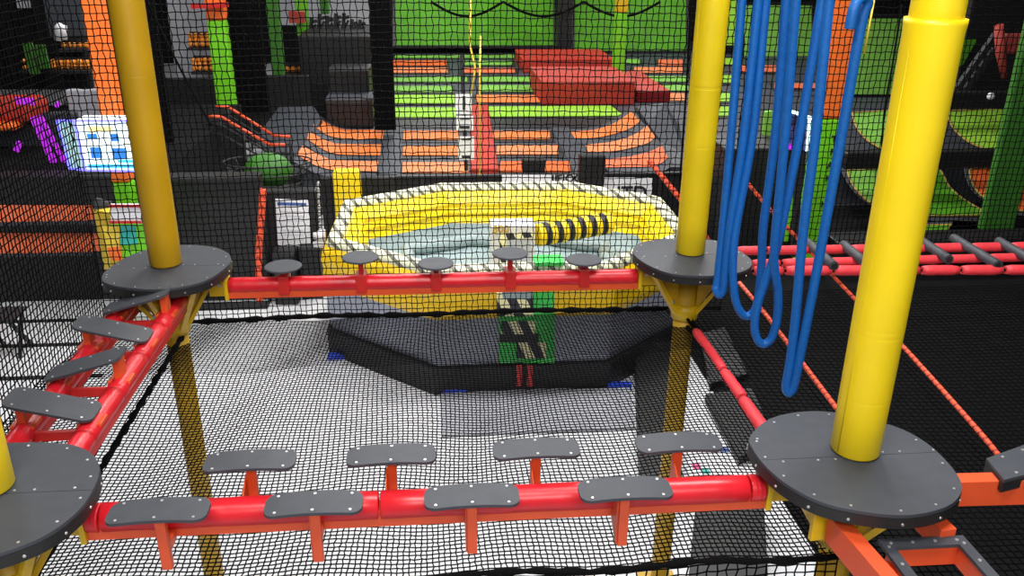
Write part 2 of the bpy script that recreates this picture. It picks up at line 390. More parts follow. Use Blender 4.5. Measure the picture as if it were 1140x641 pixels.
for x in (.728, 1.352, 2.006, 2.662):
    y = -W-.155; z = -.03
    o = step_plate(t, Matrix.Translation((x, y, z))); bracket(o, x, -1, z, y)
flange(pD, (.365, -W, -.19), (1, 0, 0)); flange(pC, (3.355, -W, -.19), (-1, 0, 0))

# ---- left bridge: twin rails with four tilted plates
t = thing('stepping_bridge', 'red twin rail bridge on the left with four plates tilted alternately', 'bridge', (-.04, -1.2, -.3))
for x, s in ((.118, [.24, .45, .66, .88]), (-.205, [.3, .5, .72])):
    beam(t, (x, -.2, -.19), (x, -2.22, -.19), s, 'rsteel', 'red', r=.056)
for i, (yy, tilt) in enumerate(((-.50, -1), (-.95, 1), (-1.40, -1), (-1.85, 1))):
    ang = math.radians(15.5)*tilt
    m = Matrix.Translation((-.055, yy, -.052)) @ Matrix.Rotation(ang, 4, 'Y')
    o = step_plate(t, m, w=.43, h=.20, sway=.0)
    for x in (-.205, .118):
        s = MB(); zt = -.052-math.tan(ang)*(x+.055)-.017
        s.bar((x, yy, -.20), (x, yy, zt), .04, .085, up=(0, 1, 0))
        s.bar((x-.06, yy, -.16), (x+.06, yy, -.16), .10, .02)
        s.build('step_stem', 'osteel', o, bevel=.003)
    MB().bar((-.205, yy-.02, -.225), (.118, yy-.02, -.225), .025, .05).build('cross_bar', 'rsteel', t)

# ---- single red foam rail on the right side
t = thing('foam_rail', 'slim faded red foam rail linking the right hand platforms', 'rail', (L, -1.2, -.56))
for s0, s1, r in ((-.30, -.93, .034), (-.945, -1.30, .038), (-1.312, -1.75, .041)):
    p, q = Vector((L, s0, -.5)), Vector((L, s1, -.487)); N = 12
    MB().tube([p+(q-p)*(k/N) for k in range(N+1)], lambda i, r=r: r*(.75 if i in (0, 12) else 1+.03*math.sin(i*2.7)), 16).build('foam_sleeve', 'pinkred', t)
MB().tube([(L, -.05, -.5), (L, -2.55, -.48)], .012, 8).build('core_rope', 'rope', t)

# ---- rung bridge going right
t = thing('rung_bridge', 'three red foam ropes carrying black rungs, leading off to the right', 'bridge', (5.2, .05, -.25))
for (x0, y0, z0), (x1, y1, z1), r in (((4.2, .28, -.10), (7.2, .22, -.10), .036), ((4.25, .07, -.13), (7.2, .02, -.11), .034), ((4.2, -.10, -.12), (7.2, -.27, -.12), .038)):
    cuts = [0, .08, .2, .3, .42, .52, .63, .74, .86, 1]; p, q = Vector((x0, y0, z0)), Vector((x1, y1, z1))
    MB().tube([p, q], .012, 8).build('core_rope', 'rope', t)
    for i in range(len(cuts)-1):
        a, b = p+(q-p)*(cuts[i]+.004), p+(q-p)*(cuts[i+1]-.004); N = 6
        MB().tube([a+(b-a)*(k/N) for k in range(N+1)], lambda i, r=r: r*(.8 if i in (0, 6) else 1+.03*math.sin(i*3.3)), 14).build('foam_sleeve', 'pinkred', t)
for x, ya, yb in ((4.815, .36, -.16), (5.08, .30, -.10), (5.42, .38, -.18), (5.75, .40, -.08), (6.05, .40, -.22), (6.37, .30, -.2), (6.7, .35, -.2)):
    a, b = Vector((x, ya, -.075)), Vector((x-.02, yb, -.075)); N = 4
    o = MB().tube([a+(b-a)*(k/N) for k in range(N+1)], .037, 14).build('rung', 'deck', t)
    MB().tube([b+Vector((0, -.005, 0)), b+Vector((0, .02, 0))], .024, 10).build('rung_end', 'skirt', o)

# ---- hanging blue rope loops
loops = [([(826,0),(814,150),(805,250),(799,310),(797,322),(801,328),(805,322),(807,305),(813,250),(828,150),(844,0)], -.58, 'shortest blue rope loop, hanging against the yellow post and platform'),
         ([(853,0),(838,150),(820,250),(816,290),(817,322),(821,341),(830,352),(840,345),(845,325),(848,290),(850,250),(863,150),(875,0)], -.66, 'second blue rope loop from the post, a wide U beside the shortest'),
         ([(915,0),(890,150),(868,262),(855,305),(844,338),(840,362),(843,377),(850,383),(859,376),(865,355),(866,325),(862,295),(863,265),(874,150),(886,0)], -.92, 'blue rope loop with crossed strands, third from the post'),
         ([(923,0),(908,150),(894,260),(886,350),(880,400),(875,430),(879,437),(884,428),(890,400),(902,340),(917,260),(937,150),(958,30),(966,4)], -1.38, 'longest blue rope loop, folded at the top and pointed at the bottom')]
for i, (path, y, lab) in enumerate(loops):
    n = len(path); P = [un(*p, y=y+(.045-.09*k/(n-1))) for k, p in enumerate(path)]
    P = [P[0]+(P[0]-P[1]).normalized()*1.2]+P
    if i < 3: P.append(P[-1]+(P[-1]-P[-2]).normalized()*1.2)
    else: P += [un(962, -3, y=y-.06), un(955, 1, y=y-.08), un(950, 12, y=y-.09), un(946, 32, y=y-.09)]
    tag(MB().tube(spline(P, 8), .0275, 14).build('rope_loop', 'blue'), lab, 'rope', 'hanging blue rope loops')

# ---- right foreground: orange tube with a padded block, and a square frame step
t = thing('block_step', 'dark padded block on an orange square tube at the right photo edge', 'step', (4.5, -2.75, -.25))
MB().bar((4.02, -2.80, -.125), (5.2, -2.84, -.125), .07, .13).build('square_tube', 'osteel', t, bevel=.003)
q = [un(1098, 510, z=-.03), un(1118, 534, z=-.03), un(1250, 500, z=-.03), un(1215, 468, z=-.03)]
pl = MB().prism([(p.x, p.y) for p in q], -.045, -.03).build('block_top', 'deck', t)
MB().prism([(p.x, p.y) for p in q], -.10, -.046).build('block_body', 'skirt', t, bevel=.004)
for a in (.15, .85):
    for e in (.12, .3, .6):
        p = lerp(lerp(q[0], q[1], a), lerp(q[3], q[2], a), e)
        MB().tube([p-Vector((0, 0, .002)), p+Vector((0, 0, .003))], .0075, 8).build('screw', 'screw', pl)
t = thing('frame_step', 'square open step with grey top ring over an orange box, front right', 'step', (3.85, -3.25, -.45))
qo = [un(977, 600, z=-.15), un(1072, 595.5, z=-.15)]; qo += [Vector((qo[1].x+.0, qo[1].y-.42, -.15)), Vector((qo[0].x, qo[0].y-.42, -.15))]
ctr = sum(qo, Vector())/4
qi = [ctr+(p-ctr)*.74 for p in qo]
r = MB(); vs = [p for p in qo]+[p for p in qi]+[p-Vector((0, 0, .016)) for p in qo]+[p-Vector((0, 0, .016)) for p in qi]
fs = []
for i in range(4):
    j = (i+1) % 4; fs += [(i, j, 4+j, 4+i), (8+i, 12+i, 12+j, 8+j), (i, 8+i, 8+j, j), (4+i, 4+j, 12+j, 12+i)]
ring = r.add(vs, fs).build('top_ring', 'deck', t)
for i in range(4):
    for e in (.06, .35, .65, .94):
        p = lerp(lerp(qo[i], qo[(i+1) % 4], e), ctr, .13)
        MB().tube([p-Vector((0, 0, .002)), p+Vector((0, 0, .003))], .0075, 8).build('screw', 'screw', ring)
for i in range(4):
    a, b = qi[i], qi[(i+1) % 4]; a = ctr+(a-ctr)*1.18; b = ctr+(b-ctr)*1.18
    MB().slab([a+Vector((0, 0, -.017)), b+Vector((0, 0, -.017)), b+Vector((0, 0, -.115)), a+Vector((0, 0, -.115))], (ctr-(a+b)/2).normalized()*.012).build('side_panel', 'osteel', t)
MB().bar((3.55, -2.93, -.19), (3.62, -3.6, -.19), .07, .13).build('square_tube', 'osteel', t, bevel=.003)
MB().bar((3.95, -2.85, -.17), (3.97, -3.08, -.17), .07, .11).build('square_tube', 'osteel', t, bevel=.003)
MB().bar((3.62, -3.17, -.24), (3.72, -3.17, -.24), .06, .06).build('cross_bar', 'osteel', t)
flange(pC, (3.53, -2.90, -.19), (.1, -1, 0), .13, .17)

# ================================================================== NETTING
def net(name, label, f, nu, nv, r, edge=None, zig=.0, er=.016):
    t = thing(name, label, 'net', f(.5, .0))
    m = MB(); rnd = random.Random(len(label))
    G = [[Vector(f(i/nu, j/nv)) for j in range(nv+1)] for i in range(nu+1)]
    du = (G[1][0]-G[0][0]); dv = (G[0][1]-G[0][0])
    for i in range(nu+1):
        for j in range(nv+1):
            s = 1 if (i+j) % 2 else -1
            G[i][j] += du*(s*zig+rnd.uniform(-.09, .09)) + dv*(rnd.uniform(-.09, .09))
    for i in range(nu+1): m.cord(G[i], r)
    for j in range(nv+1): m.cord([G[i][j] for i in range(nu+1)], r)
    m.build('mesh_cords', 'net', t)
    for e in (edge or ''):
        N = 90
        pts = [f(k/N, {'b': 0, 't': 1}.get(e, k/N)) if e in 'bt' else f({'l': 0, 'r': 1}[e], k/N) for k in range(N+1)]
        pts = [Vector(p)+Vector((0, 0, rnd.uniform(-.003, .003))) for p in pts]
        MB().tube(pts, lambda i: er*(1+.25*math.sin(i*1.9)+.15*math.sin(i*5.1)), 8).build('edge_rope', 'rope', t)
    return t
YB = .46
def wave(a, b): return .012*math.sin(a*5.1+1)+.01*math.sin(b*4.3+a*2.2)
net('safety_net', 'tall black netting behind the back beam, in front of the yellow arena',
    lambda u, v: (-.66+4.86*u, YB+wave(u*4, v*3), -.665+.03*math.sin(u*PI)+v*(3.3)), 112, 66, .0042, 'b', .09, .022)
net('safety_net', 'black netting on the right, behind the blue ropes and rung bridge',
    lambda u, v: (4.2+3.4*u, YB+.02+wave(u*4, v*3), -.16+v*2.75), 80, 52, .0040, 'b', .05, .01)
net('safety_net', 'slanting black netting down the left side, outside the tilted plates',
    lambda u, v: (-.66+.02*math.sin(v*5), YB-4.2*u, -.66+v*3.3), 96, 66, .0044, 'b', .12)
net('climbing_net', 'wide black floor netting spread between the four platforms',
    lambda u, v: (-.64+4.40*u+.03*math.sin(u*19+v*6)*math.sin(u*PI)*math.sin(v*PI), YB+.0-3.22*v-.30*max(0, 1-u/.45)**1.6*(v*(1-v))*2.2+.02*math.sin(u*15+1)*math.sin(v*PI), -.665+.17*min(1, v*3.0)-.05*math.sin(u*PI)*math.sin(v*PI)+.012*math.sin(u*31+v*7)), 160, 108, .0038, 'tr', .08)
net('climbing_net', 'black netting hanging below the front edge rope',
    lambda u, v: (-.5+4.2*u, -W-.125-.06*v+.02*math.sin(u*15), -.50-v*1.9), 88, 44, .0042, None, .06)
net('climbing_net', 'dark sagging netting right of the foam rail, under the rung bridge',
    lambda u, v: (3.79+3.9*u, .44-4.1*v, -.52-.10*math.sin(u*PI)*math.sin(v*PI)), 88, 92, .0042, 'l', .05)
# inner edge rope beside the twin rails
tag(MB().tube([Vector((.045+.004*math.sin(k*2.3), -.03-2.5*k/60, -.545)) for k in range(61)], lambda i: .018*(1+.25*math.sin(i*1.7)), 8).build('lashing_rope', 'rope'),
    'thick black rope lashed along the inner red rail of the left bridge', 'rope')

tag(MB().tube([un(160-3+37*k/30, -10+282*k/30, y=.13) for k in range(31)], lambda i: .012*(1+.2*math.sin(i*2.1)), 8).build('lashing_rope', 'rope'),
    'black rope running up the right side of the back left padded post', 'rope')
for lab, pts in (('thin black cord hanging straight down just left of the yellow post beside the blue ropes', [un(770, -10, y=.30), un(764, 100, y=.30), un(757, 200, y=.30)]),
                 ('thin black cord slanting across the netting right of the back left post', [un(163, 0, y=.38), un(200, 75, y=.38), un(235, 140, y=.38)]),
                 ('thin black cord hanging between the longest blue loop and the thick yellow post', [un(1004, 5, y=.3), un(994, 70, y=.3), un(984, 130, y=.3), un(980, 205, y=.3)])):
    tag(MB().tube(spline(pts, 8), .008, 6).build('black_cord', 'rope'), lab, 'cord')
def rope(name, lab, pts, r, m, grp=None):
    return tag(MB().tube(spline(pts, 10), r, 8).build(name, m), lab, 'rope', grp)
rope('orange_rope', 'orange twisted rope running from the bridge down past the foam rail', [un(821, 312, z=-.47), un(854, 352, z=-.48), un(928, 450, z=-.47), un(990, 530, z=-.47)], .016, 'orope')
rope('orange_rope', 'long orange twisted rope slanting behind the thick yellow post to the block step', [un(831, 202, y=.8), un(859, 235, y=.65), un(905, 283, y=.42), un(952, 333, z=-.47), un(1001, 381, z=-.47), un(1081, 470, z=-.47), un(1112, 507, z=-.47)], .016, 'orope')
rope('orange_rope', 'orange rope hanging straight down the black wall at the left', [un(293, 210, y=6.4), un(291, 240, y=6.4), un(288, 285, y=6.4), un(289, 335, y=6.4)], .05, 'orope')
rope('orange_rope', 'short orange rope running down behind the yellow post, right of the arena', [un(722, 178, y=7.9), un(740, 200, y=7.7), un(762, 228, y=7.5), un(790, 270, y=7.3)], .045, 'orope')

# ================================================================== INFLATABLE ARENA
octo = [Vector(p) for p in ((1.85, 3.58), (3.98, 3.60), (5.30, 4.75), (5.32, 6.42), (4.05, 7.42), (1.95, 7.42), (.52, 6.52), (.47, 4.78))]
oc = sum(octo, Vector((0, 0)))/8
def ring_at(s, z, pts=octo, sub=1, bulge=0):
    out = []
    for i in range(8):
        a, b = pts[i], pts[(i+1) % 8]
        for k in range(sub):
            p = a+(b-a)*(k/sub); d = (p-oc); q = oc+d*(1+(s)/d.length)
            out.append(Vector((q.x, q.y, z)))
    return out
def lathe8(mb, prof, sub=1, smooth=False):
    rows = []
    for s, z in prof:
        r = ring_at(s, z, sub=sub); rows.append(r+[r[0]])
    return mb.grid(rows, smooth)
ZR = -1.5
t = thing('inflatable_arena', 'big yellow inflatable arena ring with a black and white hazard rim', 'inflatable', (oc.x, oc.y, FZ))
lathe8(MB(), [(.02, -2.10), (.07, -1.98), (.05, -1.86), (.075, -1.74), (.05, -1.62), (.0, -1.56), (-.06, -1.54)], 5).build('outer_wall', 'iorange', t)
lathe8(MB(), [(-.02, -2.74), (.03, -2.6), (.045, -2.4), (.02, -2.2), (.015, -2.10)], 5).build('lower_wall', 'pale_shaded', t)
lathe8(MB(), [(-.12, -1.53), (-.22, -1.56), (-.30, -1.66), (-.35, -1.72), (-.34, -1.78), (-.38, -1.86), (-.36, -1.94), (-.40, -2.02)], 5).build('inner_wall', 'iyellow', t)
lathe8(MB(), [(-.40, -2.02), (-.44, -2.10), (-.55, -2.22)], 5).build('inner_base', 'greygreen', t)
fl = MB(); rr = ring_at(-.50, -2.20); fl.add(rr, [tuple(range(8))]); fl.build('arena_floor', 'greygreen', t)
for kk, (s, z) in enumerate(((-1.0, -2.12),)):
    p = ring_at(s, z, sub=4); MB().tube(p, .10, 10, closed=True).build('floor_ridge', 'greygreen', t)
rim = MB(); ra = []
for i in range(8):
    a, b = octo[i], octo[(i+1) % 8]
    for k in range(8): ra.append(a+(b-a)*(k/8))
pts = []
for p in ra: d = p-oc; q = oc+d*(1-.10/d.length); pts.append(Vector((q.x, q.y, ZR-.035)))
rim.tube(pts, .095, 14, closed=True)
# hazard stripes run across the rim, around the ring: use arc position as object space pattern on each side
rim.build('hazard_rim', 'rim', t)
sk = MB(); lathe8(sk, [(.06, FZ), (.07, FZ+.36), (-.03, FZ+.37)]); sk.build('base_skirt', 'black', t)
for p in (un(378, 398, z=FZ), un(507, 436, z=FZ), un(689, 431, z=FZ), un(748, 386, z=FZ)):
    MB().box((p.x, p.y-.02, FZ+.035), (.30, .10, .07)).build('foot', 'royal', t, bevel=.01)
# entrance panel on the front wall with hazard chevrons and red straps
yf = 3.50
e = MB(); e.slab([un(556, 326, y=yf), un(617, 326, y=yf), un(617, 404, y=yf), un(556, 404, y=yf)], (0, .05, 0))
ep = e.build('entrance_panel', 'igreen', t, 'bright green entrance panel')
g_ = MB(); a = un(594, 288, z=ZR+.085); b = un(626, 288, z=ZR+.085); g_.box(((a.x+b.x)/2, 3.71, ZR+.075), (b.x-a.x, .3, .03)); g_.build('rim_patch', 'igreen', t)
for x0, x1, y0, y1 in ((553, 594, 326, 352), (558, 596, 358, 375), (575, 608, 381, 399)):
    MB().slab([un(x0, y0, y=yf-.02), un(x1, y0, y=yf-.02), un(x1, y1, y=yf-.02), un(x0, y1, y=yf-.02)], (0, .03, 0)).build('hazard_patch', 'hazard', ep)
MB().slab([un(556, 372, y=yf-.025), un(600, 372, y=yf-.025), un(600, 381, y=yf-.025), un(556, 381, y=yf-.025)], (0, .03, 0)).build('dark_band', 'ink', ep)
MB().slab([un(558, 320, y=yf-.025), un(595, 320, y=yf-.025), un(592, 333, y=yf-.025), un(560, 333, y=yf-.025)], (0, .03, 0)).build('grey_cap', 'greygreen', ep)
for x0 in (575, 587):
    MB().slab([un(x0, 407, y=yf-.06), un(x0+6, 407, y=yf-.06), un(x0+6, 430, y=yf-.06), un(x0, 430, y=yf-.06)], (0, .03, 0)).build('red_strap', 'rsteel', t)
# sweeper
YS = 5.4
t = thing('sweeper_machine', 'white box with a yellow and black striped sweeper arm inside the arena', 'machine', (2.75, YS, -2.2))
a, b = un(547, 262, y=YS-.17), un(596, 262, y=YS-.17); top = un(570, 251, y=YS-.17).z
hb = MB().box(((a.x+b.x)/2, YS, (top-2.2)/2), (b.x-a.x, .34, top+2.2)).build('hub_box', 'cream', t, bevel=.02)
MB().slab([(a.x+.14, YS-.174, top-.12), (b.x-.02, YS-.174, top-.10), (b.x-.02, YS-.174, top-.17), (a.x+.14, YS-.174, top-.20)], (0, -.006, 0)).build('hazard_tape', 'hazard', hb)
MB().slab([(a.x+.12, YS-.176, top-.12), (a.x+.2, YS-.176, top-.12), (a.x+.2, YS-.176, top-.62), (a.x+.12, YS-.176, top-.62)], (0, -.006, 0)).build('hazard_tape', 'hazard', hb)
words('300', (a.x+.13, YS-.18, top-.05), .15, 'ysteel_d', hb, 'lettering')
MB().slab([(a.x+.24, YS-.174, top-.22), (b.x-.06, YS-.174, top-.22), (b.x-.06, YS-.174, top-.58), (a.x+.24, YS-.174, top-.58)], (0, -.005, 0)).build('grey_decal', 'pale', hb)
p, q = un(598, 262, y=YS), un(678, 248, y=YS+.35); N = 13
for i in range(N):
    A, B = lerp(p, q, i/N), lerp(p, q, (i+1)/N)
    A0 = lerp(A, B, .0); ends = [A0, lerp(A, B, .06), lerp(A, B, .94), B]
    o = MB().tube(ends, lambda i: .15 if i in (0, 3) else .158, 22).build('arm_band', 'iyellow' if i % 2 == 0 else 'ink', t)
tag(MB().box((un(388, 228, y=7.7).x, 7.75, -2.2), (.42, .3, 1.75)).build('foam_block', 'iyellow', bevel=.02), 'yellow padded block standing behind the left rim of the arena', 'block')

# hanging sign strip above the arena
t = thing('hanging_sign', 'three white paper notices on a black strap hung over the arena', 'sign', un(518, 180, y=5.2))
MB().bar(un(514, 60, y=5.22), un(519, 190, y=5.22), .05, .01, up=(0, 1, 0)).build('strap', 'ink', t)
for x0, x1, y0, y1 in ((507, 525, 105, 127), (508, 527, 129, 145), (510, 528, 152, 178)):
    pp = MB().slab([un(x0, y0, y=5.18), un(x1, y0, y=5.18), un(x1, y1, y=5.18), un(x0, y1, y=5.18)], (0, .01, 0)).build('notice', 'paper', t)
    c = un((x0+x1)/2, (y0+y1)/2, y=5.17)
    if y0 == 105: MB().slab([un(515, 107, y=5.175), un(518, 107, y=5.175), un(518, 122, y=5.175), un(515, 122, y=5.175)], (0, .004, 0)).build('print', 'ink', pp)
    else:
        yy = y1-5; MB().slab([un(x0+4, yy, y=5.175), un(x1-4, yy, y=5.175), un(x1-4, yy+3.4, y=5.175), un(x0+4, yy+3.4, y=5.175)], (0, .004, 0)).build('print', 'ink', pp)
        MB().slab([un(x0+4, y0+2, y=5.175), un(x1-4, y0+2, y=5.175), un(x1-4, y0+4, y=5.175), un(x0+4, y0+4, y=5.175)], (0, .004, 0)).build('print', 'ink', pp)
tag(MB().tube([un(524, -20, y=6), un(523, 50, y=6), un(529, 75, y=6), un(524, 110, y=6)], .014, 6).build('yellow_cord', 'ystr'), 'left one of two thin yellow cords hanging above the arena', 'cord')
tag(MB().tube([un(535, 40, y=6), un(534, 90, y=6), un(534, 195, y=6)], .012, 6).build('yellow_cord', 'ystr'), 'right one of two thin yellow cords hanging above the arena', 'cord')
tag(MB().tube([un(974, -5, y=.3), un(962, 60, y=.3)], .008, 6).build('yellow_cord', 'ystr'), 'thin yellow cord hanging beside the longest blue loop', 'cord')

# ================================================================== TRAMPOLINE COURT
def gz(px, py, z=CZ): return un(px, py, z=z)
def tramp(label, poly, m, group, z=CZ, edge='black'):
    pts = [gz(*p, z=z+.03) for p in poly]; c = sum(pts, Vector())/len(pts)
    t = thing('trampoline', label, 'trampoline', (c.x, c.y, z), group)
    MB().slab(pts, (0, 0, .012)).build('jump_bed', m, t)
    out = []
    for i, p in enumerate(pts):
        sx = .10 if p.x > c.x else -.10; sy = .16 if p.y > c.y else -.22
        out.append(p+Vector((sx, sy, -.012)))
    MB().slab(out, (0, 0, -.018)).build('edge_pad', edge, t)
    return t
def qd(x0, x1, y0, y1, k=0): return [(x0, y0), (x1, y0), (x1+k, y1), (x0-k, y1)]
# near orange rows
for i, (x0, x1, y0, y1) in enumerate(((449.5, 511, 146, 155.5), (449, 517, 163, 173), (448.5, 521, 181, 192.5))):
    tramp('orange trampoline %s in the middle left block behind the arena' % ('farthest of three', 'between two others', 'nearest of three')[i], qd(x0, x1, y0, y1, .5), ('orange', 'orange', 'orange_sheen')[i], 'near middle orange trampolines')
for i, (x0, x1, y0, y1) in enumerate(((549, 612, 146, 155), (553, 621, 162, 172), (557, 634, 180, 191.5))):
    tramp('orange trampoline right of the red strip, %s' % ('farthest row', 'centre row', 'nearest row')[i], qd(x0, x1, y0, y1, .5), ('orange', 'orange_sheen', 'oranged')[i], 'near right orange trampolines')
# farther rows
for (x0, x1, y0, y1, m, lab) in (
    (438, 497, 67.5, 73, 'oranged', 'deep orange trampoline at the far left of the court, upper of two'),
    (437.5, 498, 75.5, 81, 'orange_sheen', 'orange trampoline paled by painted sheen at the far left of the court, lower of two'),
    (435, 520, 85.5, 91, 'mgreen', 'green trampoline just below the far pale orange one, left side'),
    (433, 503, 96, 102.5, 'mgreen', 'green trampoline second above the front green row, left side'),
    (431, 506, 106, 115, 'lime', 'lime trampoline behind the front left lime row'),
    (428.5, 507.5, 120, 130.5, 'lime', 'long lime trampoline at the front left, above the orange block'),
    (440, 572, 61, 64.5, 'mgreen', 'thin green trampoline strip nearest the far green wall'),
    (515, 570, 68, 72.5, 'mgreen', 'small green trampoline left of the rear red foam block'),
    (514, 573, 76, 81, 'ored', 'reddish trampoline left of the rear red foam block'),
    (536, 598, 85.5, 91, 'mgreen', 'green trampoline left of the front red foam block'),
    (535, 598, 95, 102, 'mgreen', 'green trampoline in the row above the lone orange one'),
    (530, 602, 106, 114, 'orange', 'orange trampoline alone between green rows, centre of the court'),
    (697, 712, 66, 71, 'mgreen', 'small green trampoline right of the thin green pillar'),
    (733, 760, 66.5, 73, 'ored', 'small orange trampoline far right by the yellow post'),
    (706, 760, 75, 81, 'orange_sheen', 'orange trampoline with painted sheen, far right behind the maroon foam block'),
    (722, 766, 85, 91, 'mgreen', 'pale green trampoline far right, upper of two'),
    (738, 766, 94, 101, 'mgreen', 'pale green trampoline far right, lower of two'),
    (745, 762, 104, 112, 'orange_sheen', 'tiny orange trampoline with painted sheen, right of the maroon foam block'),
    (803, 818, 65, 72, 'lime', 'pale green trampoline just right of the yellow post, farthest of four'),
    (802, 815, 84, 92, 'lime', 'pale green trampoline just right of the yellow post, second of four'),
    (800, 813, 104, 113, 'lime', 'pale green trampoline just right of the yellow post, third of four'),
    (797, 812, 119, 129, 'lime', 'pale green trampoline just right of the yellow post, nearest of four'),
    (820, 868, 73, 80, 'ored', 'orange trampoline strip seen between the blue ropes, upper'),
    (862, 920, 93, 99, 'ored', 'orange trampoline strip seen between the blue ropes, lower')):
    tramp(lab, qd(x0, x1, y0, y1, .4), m, 'far court trampolines')
tramp('long lime trampoline with a pointed end in front of the red foam block', [(543, 119), (680, 118), (692, 127), (688, 129), (546, 130)], 'lime', 'far court trampolines')
# curved wings
def wing(label, top, bot, m, group):
    ya, yb = gz(*top[0]).y, gz(*bot[0]).y
    T = spline([un(*p, y=ya)+Vector((0, 0, .03)) for p in top], 5); B = spline([un(*p, y=yb)+Vector((0, 0, .03)) for p in bot], 5)
    c = (T[0]+B[0])/2
    t = thing('curved_trampoline', label, 'trampoline', (c.x, c.y, CZ), group)
    MB().grid([T, [(a+b)/2 for a, b in zip(T, B)], B]).build('jump_bed', m, t)
    o = Vector((0, -.015, -.05))
    def off(P, dy): return [p+Vector((0, dy, -.02)) for p in P]
    MB().grid([off(T, .35), off(T, 0), off(B, 0), off(B, -.45)]).build('edge_pad', 'grey', t)
s5 = 5.18
def z5(l): return [(240+x/s5, 100+y/s5) for x, y in l]
wl = [([(970, 235), (760, 235), (680, 215), (630, 190), (590, 165)], [(965, 290), (760, 290), (650, 270), (600, 240), (565, 212)]),
      ([(955, 322), (720, 318), (640, 300), (590, 275), (540, 245)], [(950, 385), (720, 380), (640, 360), (580, 325), (528, 290)]),
      ([(940, 420), (700, 412), (610, 388), (560, 362), (500, 330)], [(930, 478), (690, 470), (590, 448), (530, 418), (470, 385)])]
for i, (a, b) in enumerate(wl):
    wing('orange trampoline curving up on the left side, %s' % ('farthest of three', 'middle of three', 'nearest of three')[i], z5(a), z5(b), ('orange', 'orange', 'orange_sheen')[i], 'left curved trampolines')
s4 = 4.005
def z4(l): return [(580+x/s4, 40+y/s4) for x, y in l]
wr = [([(220, 430), (320, 424), (400, 400), (450, 372), (490, 342)], [(240, 462), (340, 458), (430, 438), (490, 415), (530, 385)]),
      ([(285, 490), (400, 478), (480, 455), (530, 430), (560, 402)], [(300, 525), (420, 518), (510, 500), (570, 480), (598, 455)]),
      ([(378, 555), (470, 545), (550, 528), (600, 510), (625, 492)], [(378, 592), (480, 590), (570, 588), (620, 575), (655, 548)])]
for i, (a, b) in enumerate(wr):
    wing('orange trampoline curving up on the right side, %s' % ('farthest of three', 'middle of three', 'nearest of three')[i], z4(a), z4(b), ('orange', 'orange_sheen', 'ored')[i], 'right curved trampolines')

def box_px(name, label, cat, x0, x1, yb, yt, depth, m, z=CZ, group=None, top=None, bevel=.03, Y=None, parent=None):
    Yy = Y if Y is not None else un((x0+x1)/2, yb, z=z).y
    a, b = un(x0, yb, y=Yy), un(x1, yb, y=Yy); zt = un((x0+x1)/2, yt, y=Yy).z; zb = a.z if Y is not None else z
    mb = MB().box(((a.x+b.x)/2, Yy+depth/2, (zb+zt)/2), (b.x-a.x, depth, zt-zb))
    if top is None:
        o = mb.build(name, m, parent, bevel=bevel)
        return tag(o, label, cat, group) if parent is None else o
    t = thing(name, label, cat, ((a.x+b.x)/2, Yy, zb), group)
    mb.build('block_body', m, t, bevel=bevel)
    MB().box(((a.x+b.x)/2, Yy+depth/2, zt+.03), (b.x-a.x+.02, depth+.02, .06)).build('block_top', top, t, bevel=.02)
    return t
box_px('foam_block', 'large red foam block on the court, nearest and widest', 'block', 603, 706, 117, 93, 3.0, 'redblock', top='pinkblock')
box_px('foam_block', 'red foam block at the rear of the court, behind the largest one', 'block', 582, 684, 81, 68, 2.9, 'redblock', top='redblock')
box_px('foam_block', 'low maroon foam block with a pink top, right of the large red one', 'block', 709, 745, 114, 103, 4.0, 'maroon', top='pinkblock')
# red strip between the orange blocks
p = [gz(525, 121), gz(543, 121), gz(555, 194), gz(524, 194)]
tag(MB().slab(p, (0, 0, .12)).build('red_strip', 'redblock', bevel=.02), 'red padded strip running up the court beside the hanging notices', 'pad')
# dark padding walkways
for lab, poly in (('grey padded walkway between the left wing and the middle orange block', [(428, 143), (447, 143), (446, 195), (422, 195)]),
                  ('grey padded walkway between the right orange block and the right wing', [(614, 143), (634, 143), (660, 194), (640, 194)]),
                  ('dark padded walkway across the court in front of the lime rows', [(432, 133), (690, 132), (694, 143), (430, 143)])):
    tag(MB().slab([gz(*p) for p in poly], (0, 0, .02)).build('padded_walkway', 'grey' if 'grey' in lab else 'black'), lab, 'pad')
# grey padded slopes at the wing ends
Yq = gz(430, 150).y
a = [un(310, 119, y=Yq+1), un(349, 118, y=Yq+1), un(358, 131, y=Yq), un(332, 180, y=Yq-2.5), un(300, 178, y=Yq-2.5), un(285, 152, y=Yq-1)]
tag(MB().slab(a, (0, .15, -.15)).build('sloped_pad', 'grey', bevel=.02), 'grey sloped padding at the outer end of the left curved trampolines', 'pad')
a = [un(708, 118, y=Yq+1), un(740, 114, y=Yq+1), un(757, 140, y=Yq), un(761, 165, y=Yq-2), un(738, 190, y=Yq-2.5), un(742, 165, y=Yq-1.5), un(722, 138, y=Yq)]
tag(MB().slab(a, (0, .15, -.15)).build('sloped_pad', 'grey', bevel=.02), 'grey sloped padding at the outer end of the right curved trampolines', 'pad')
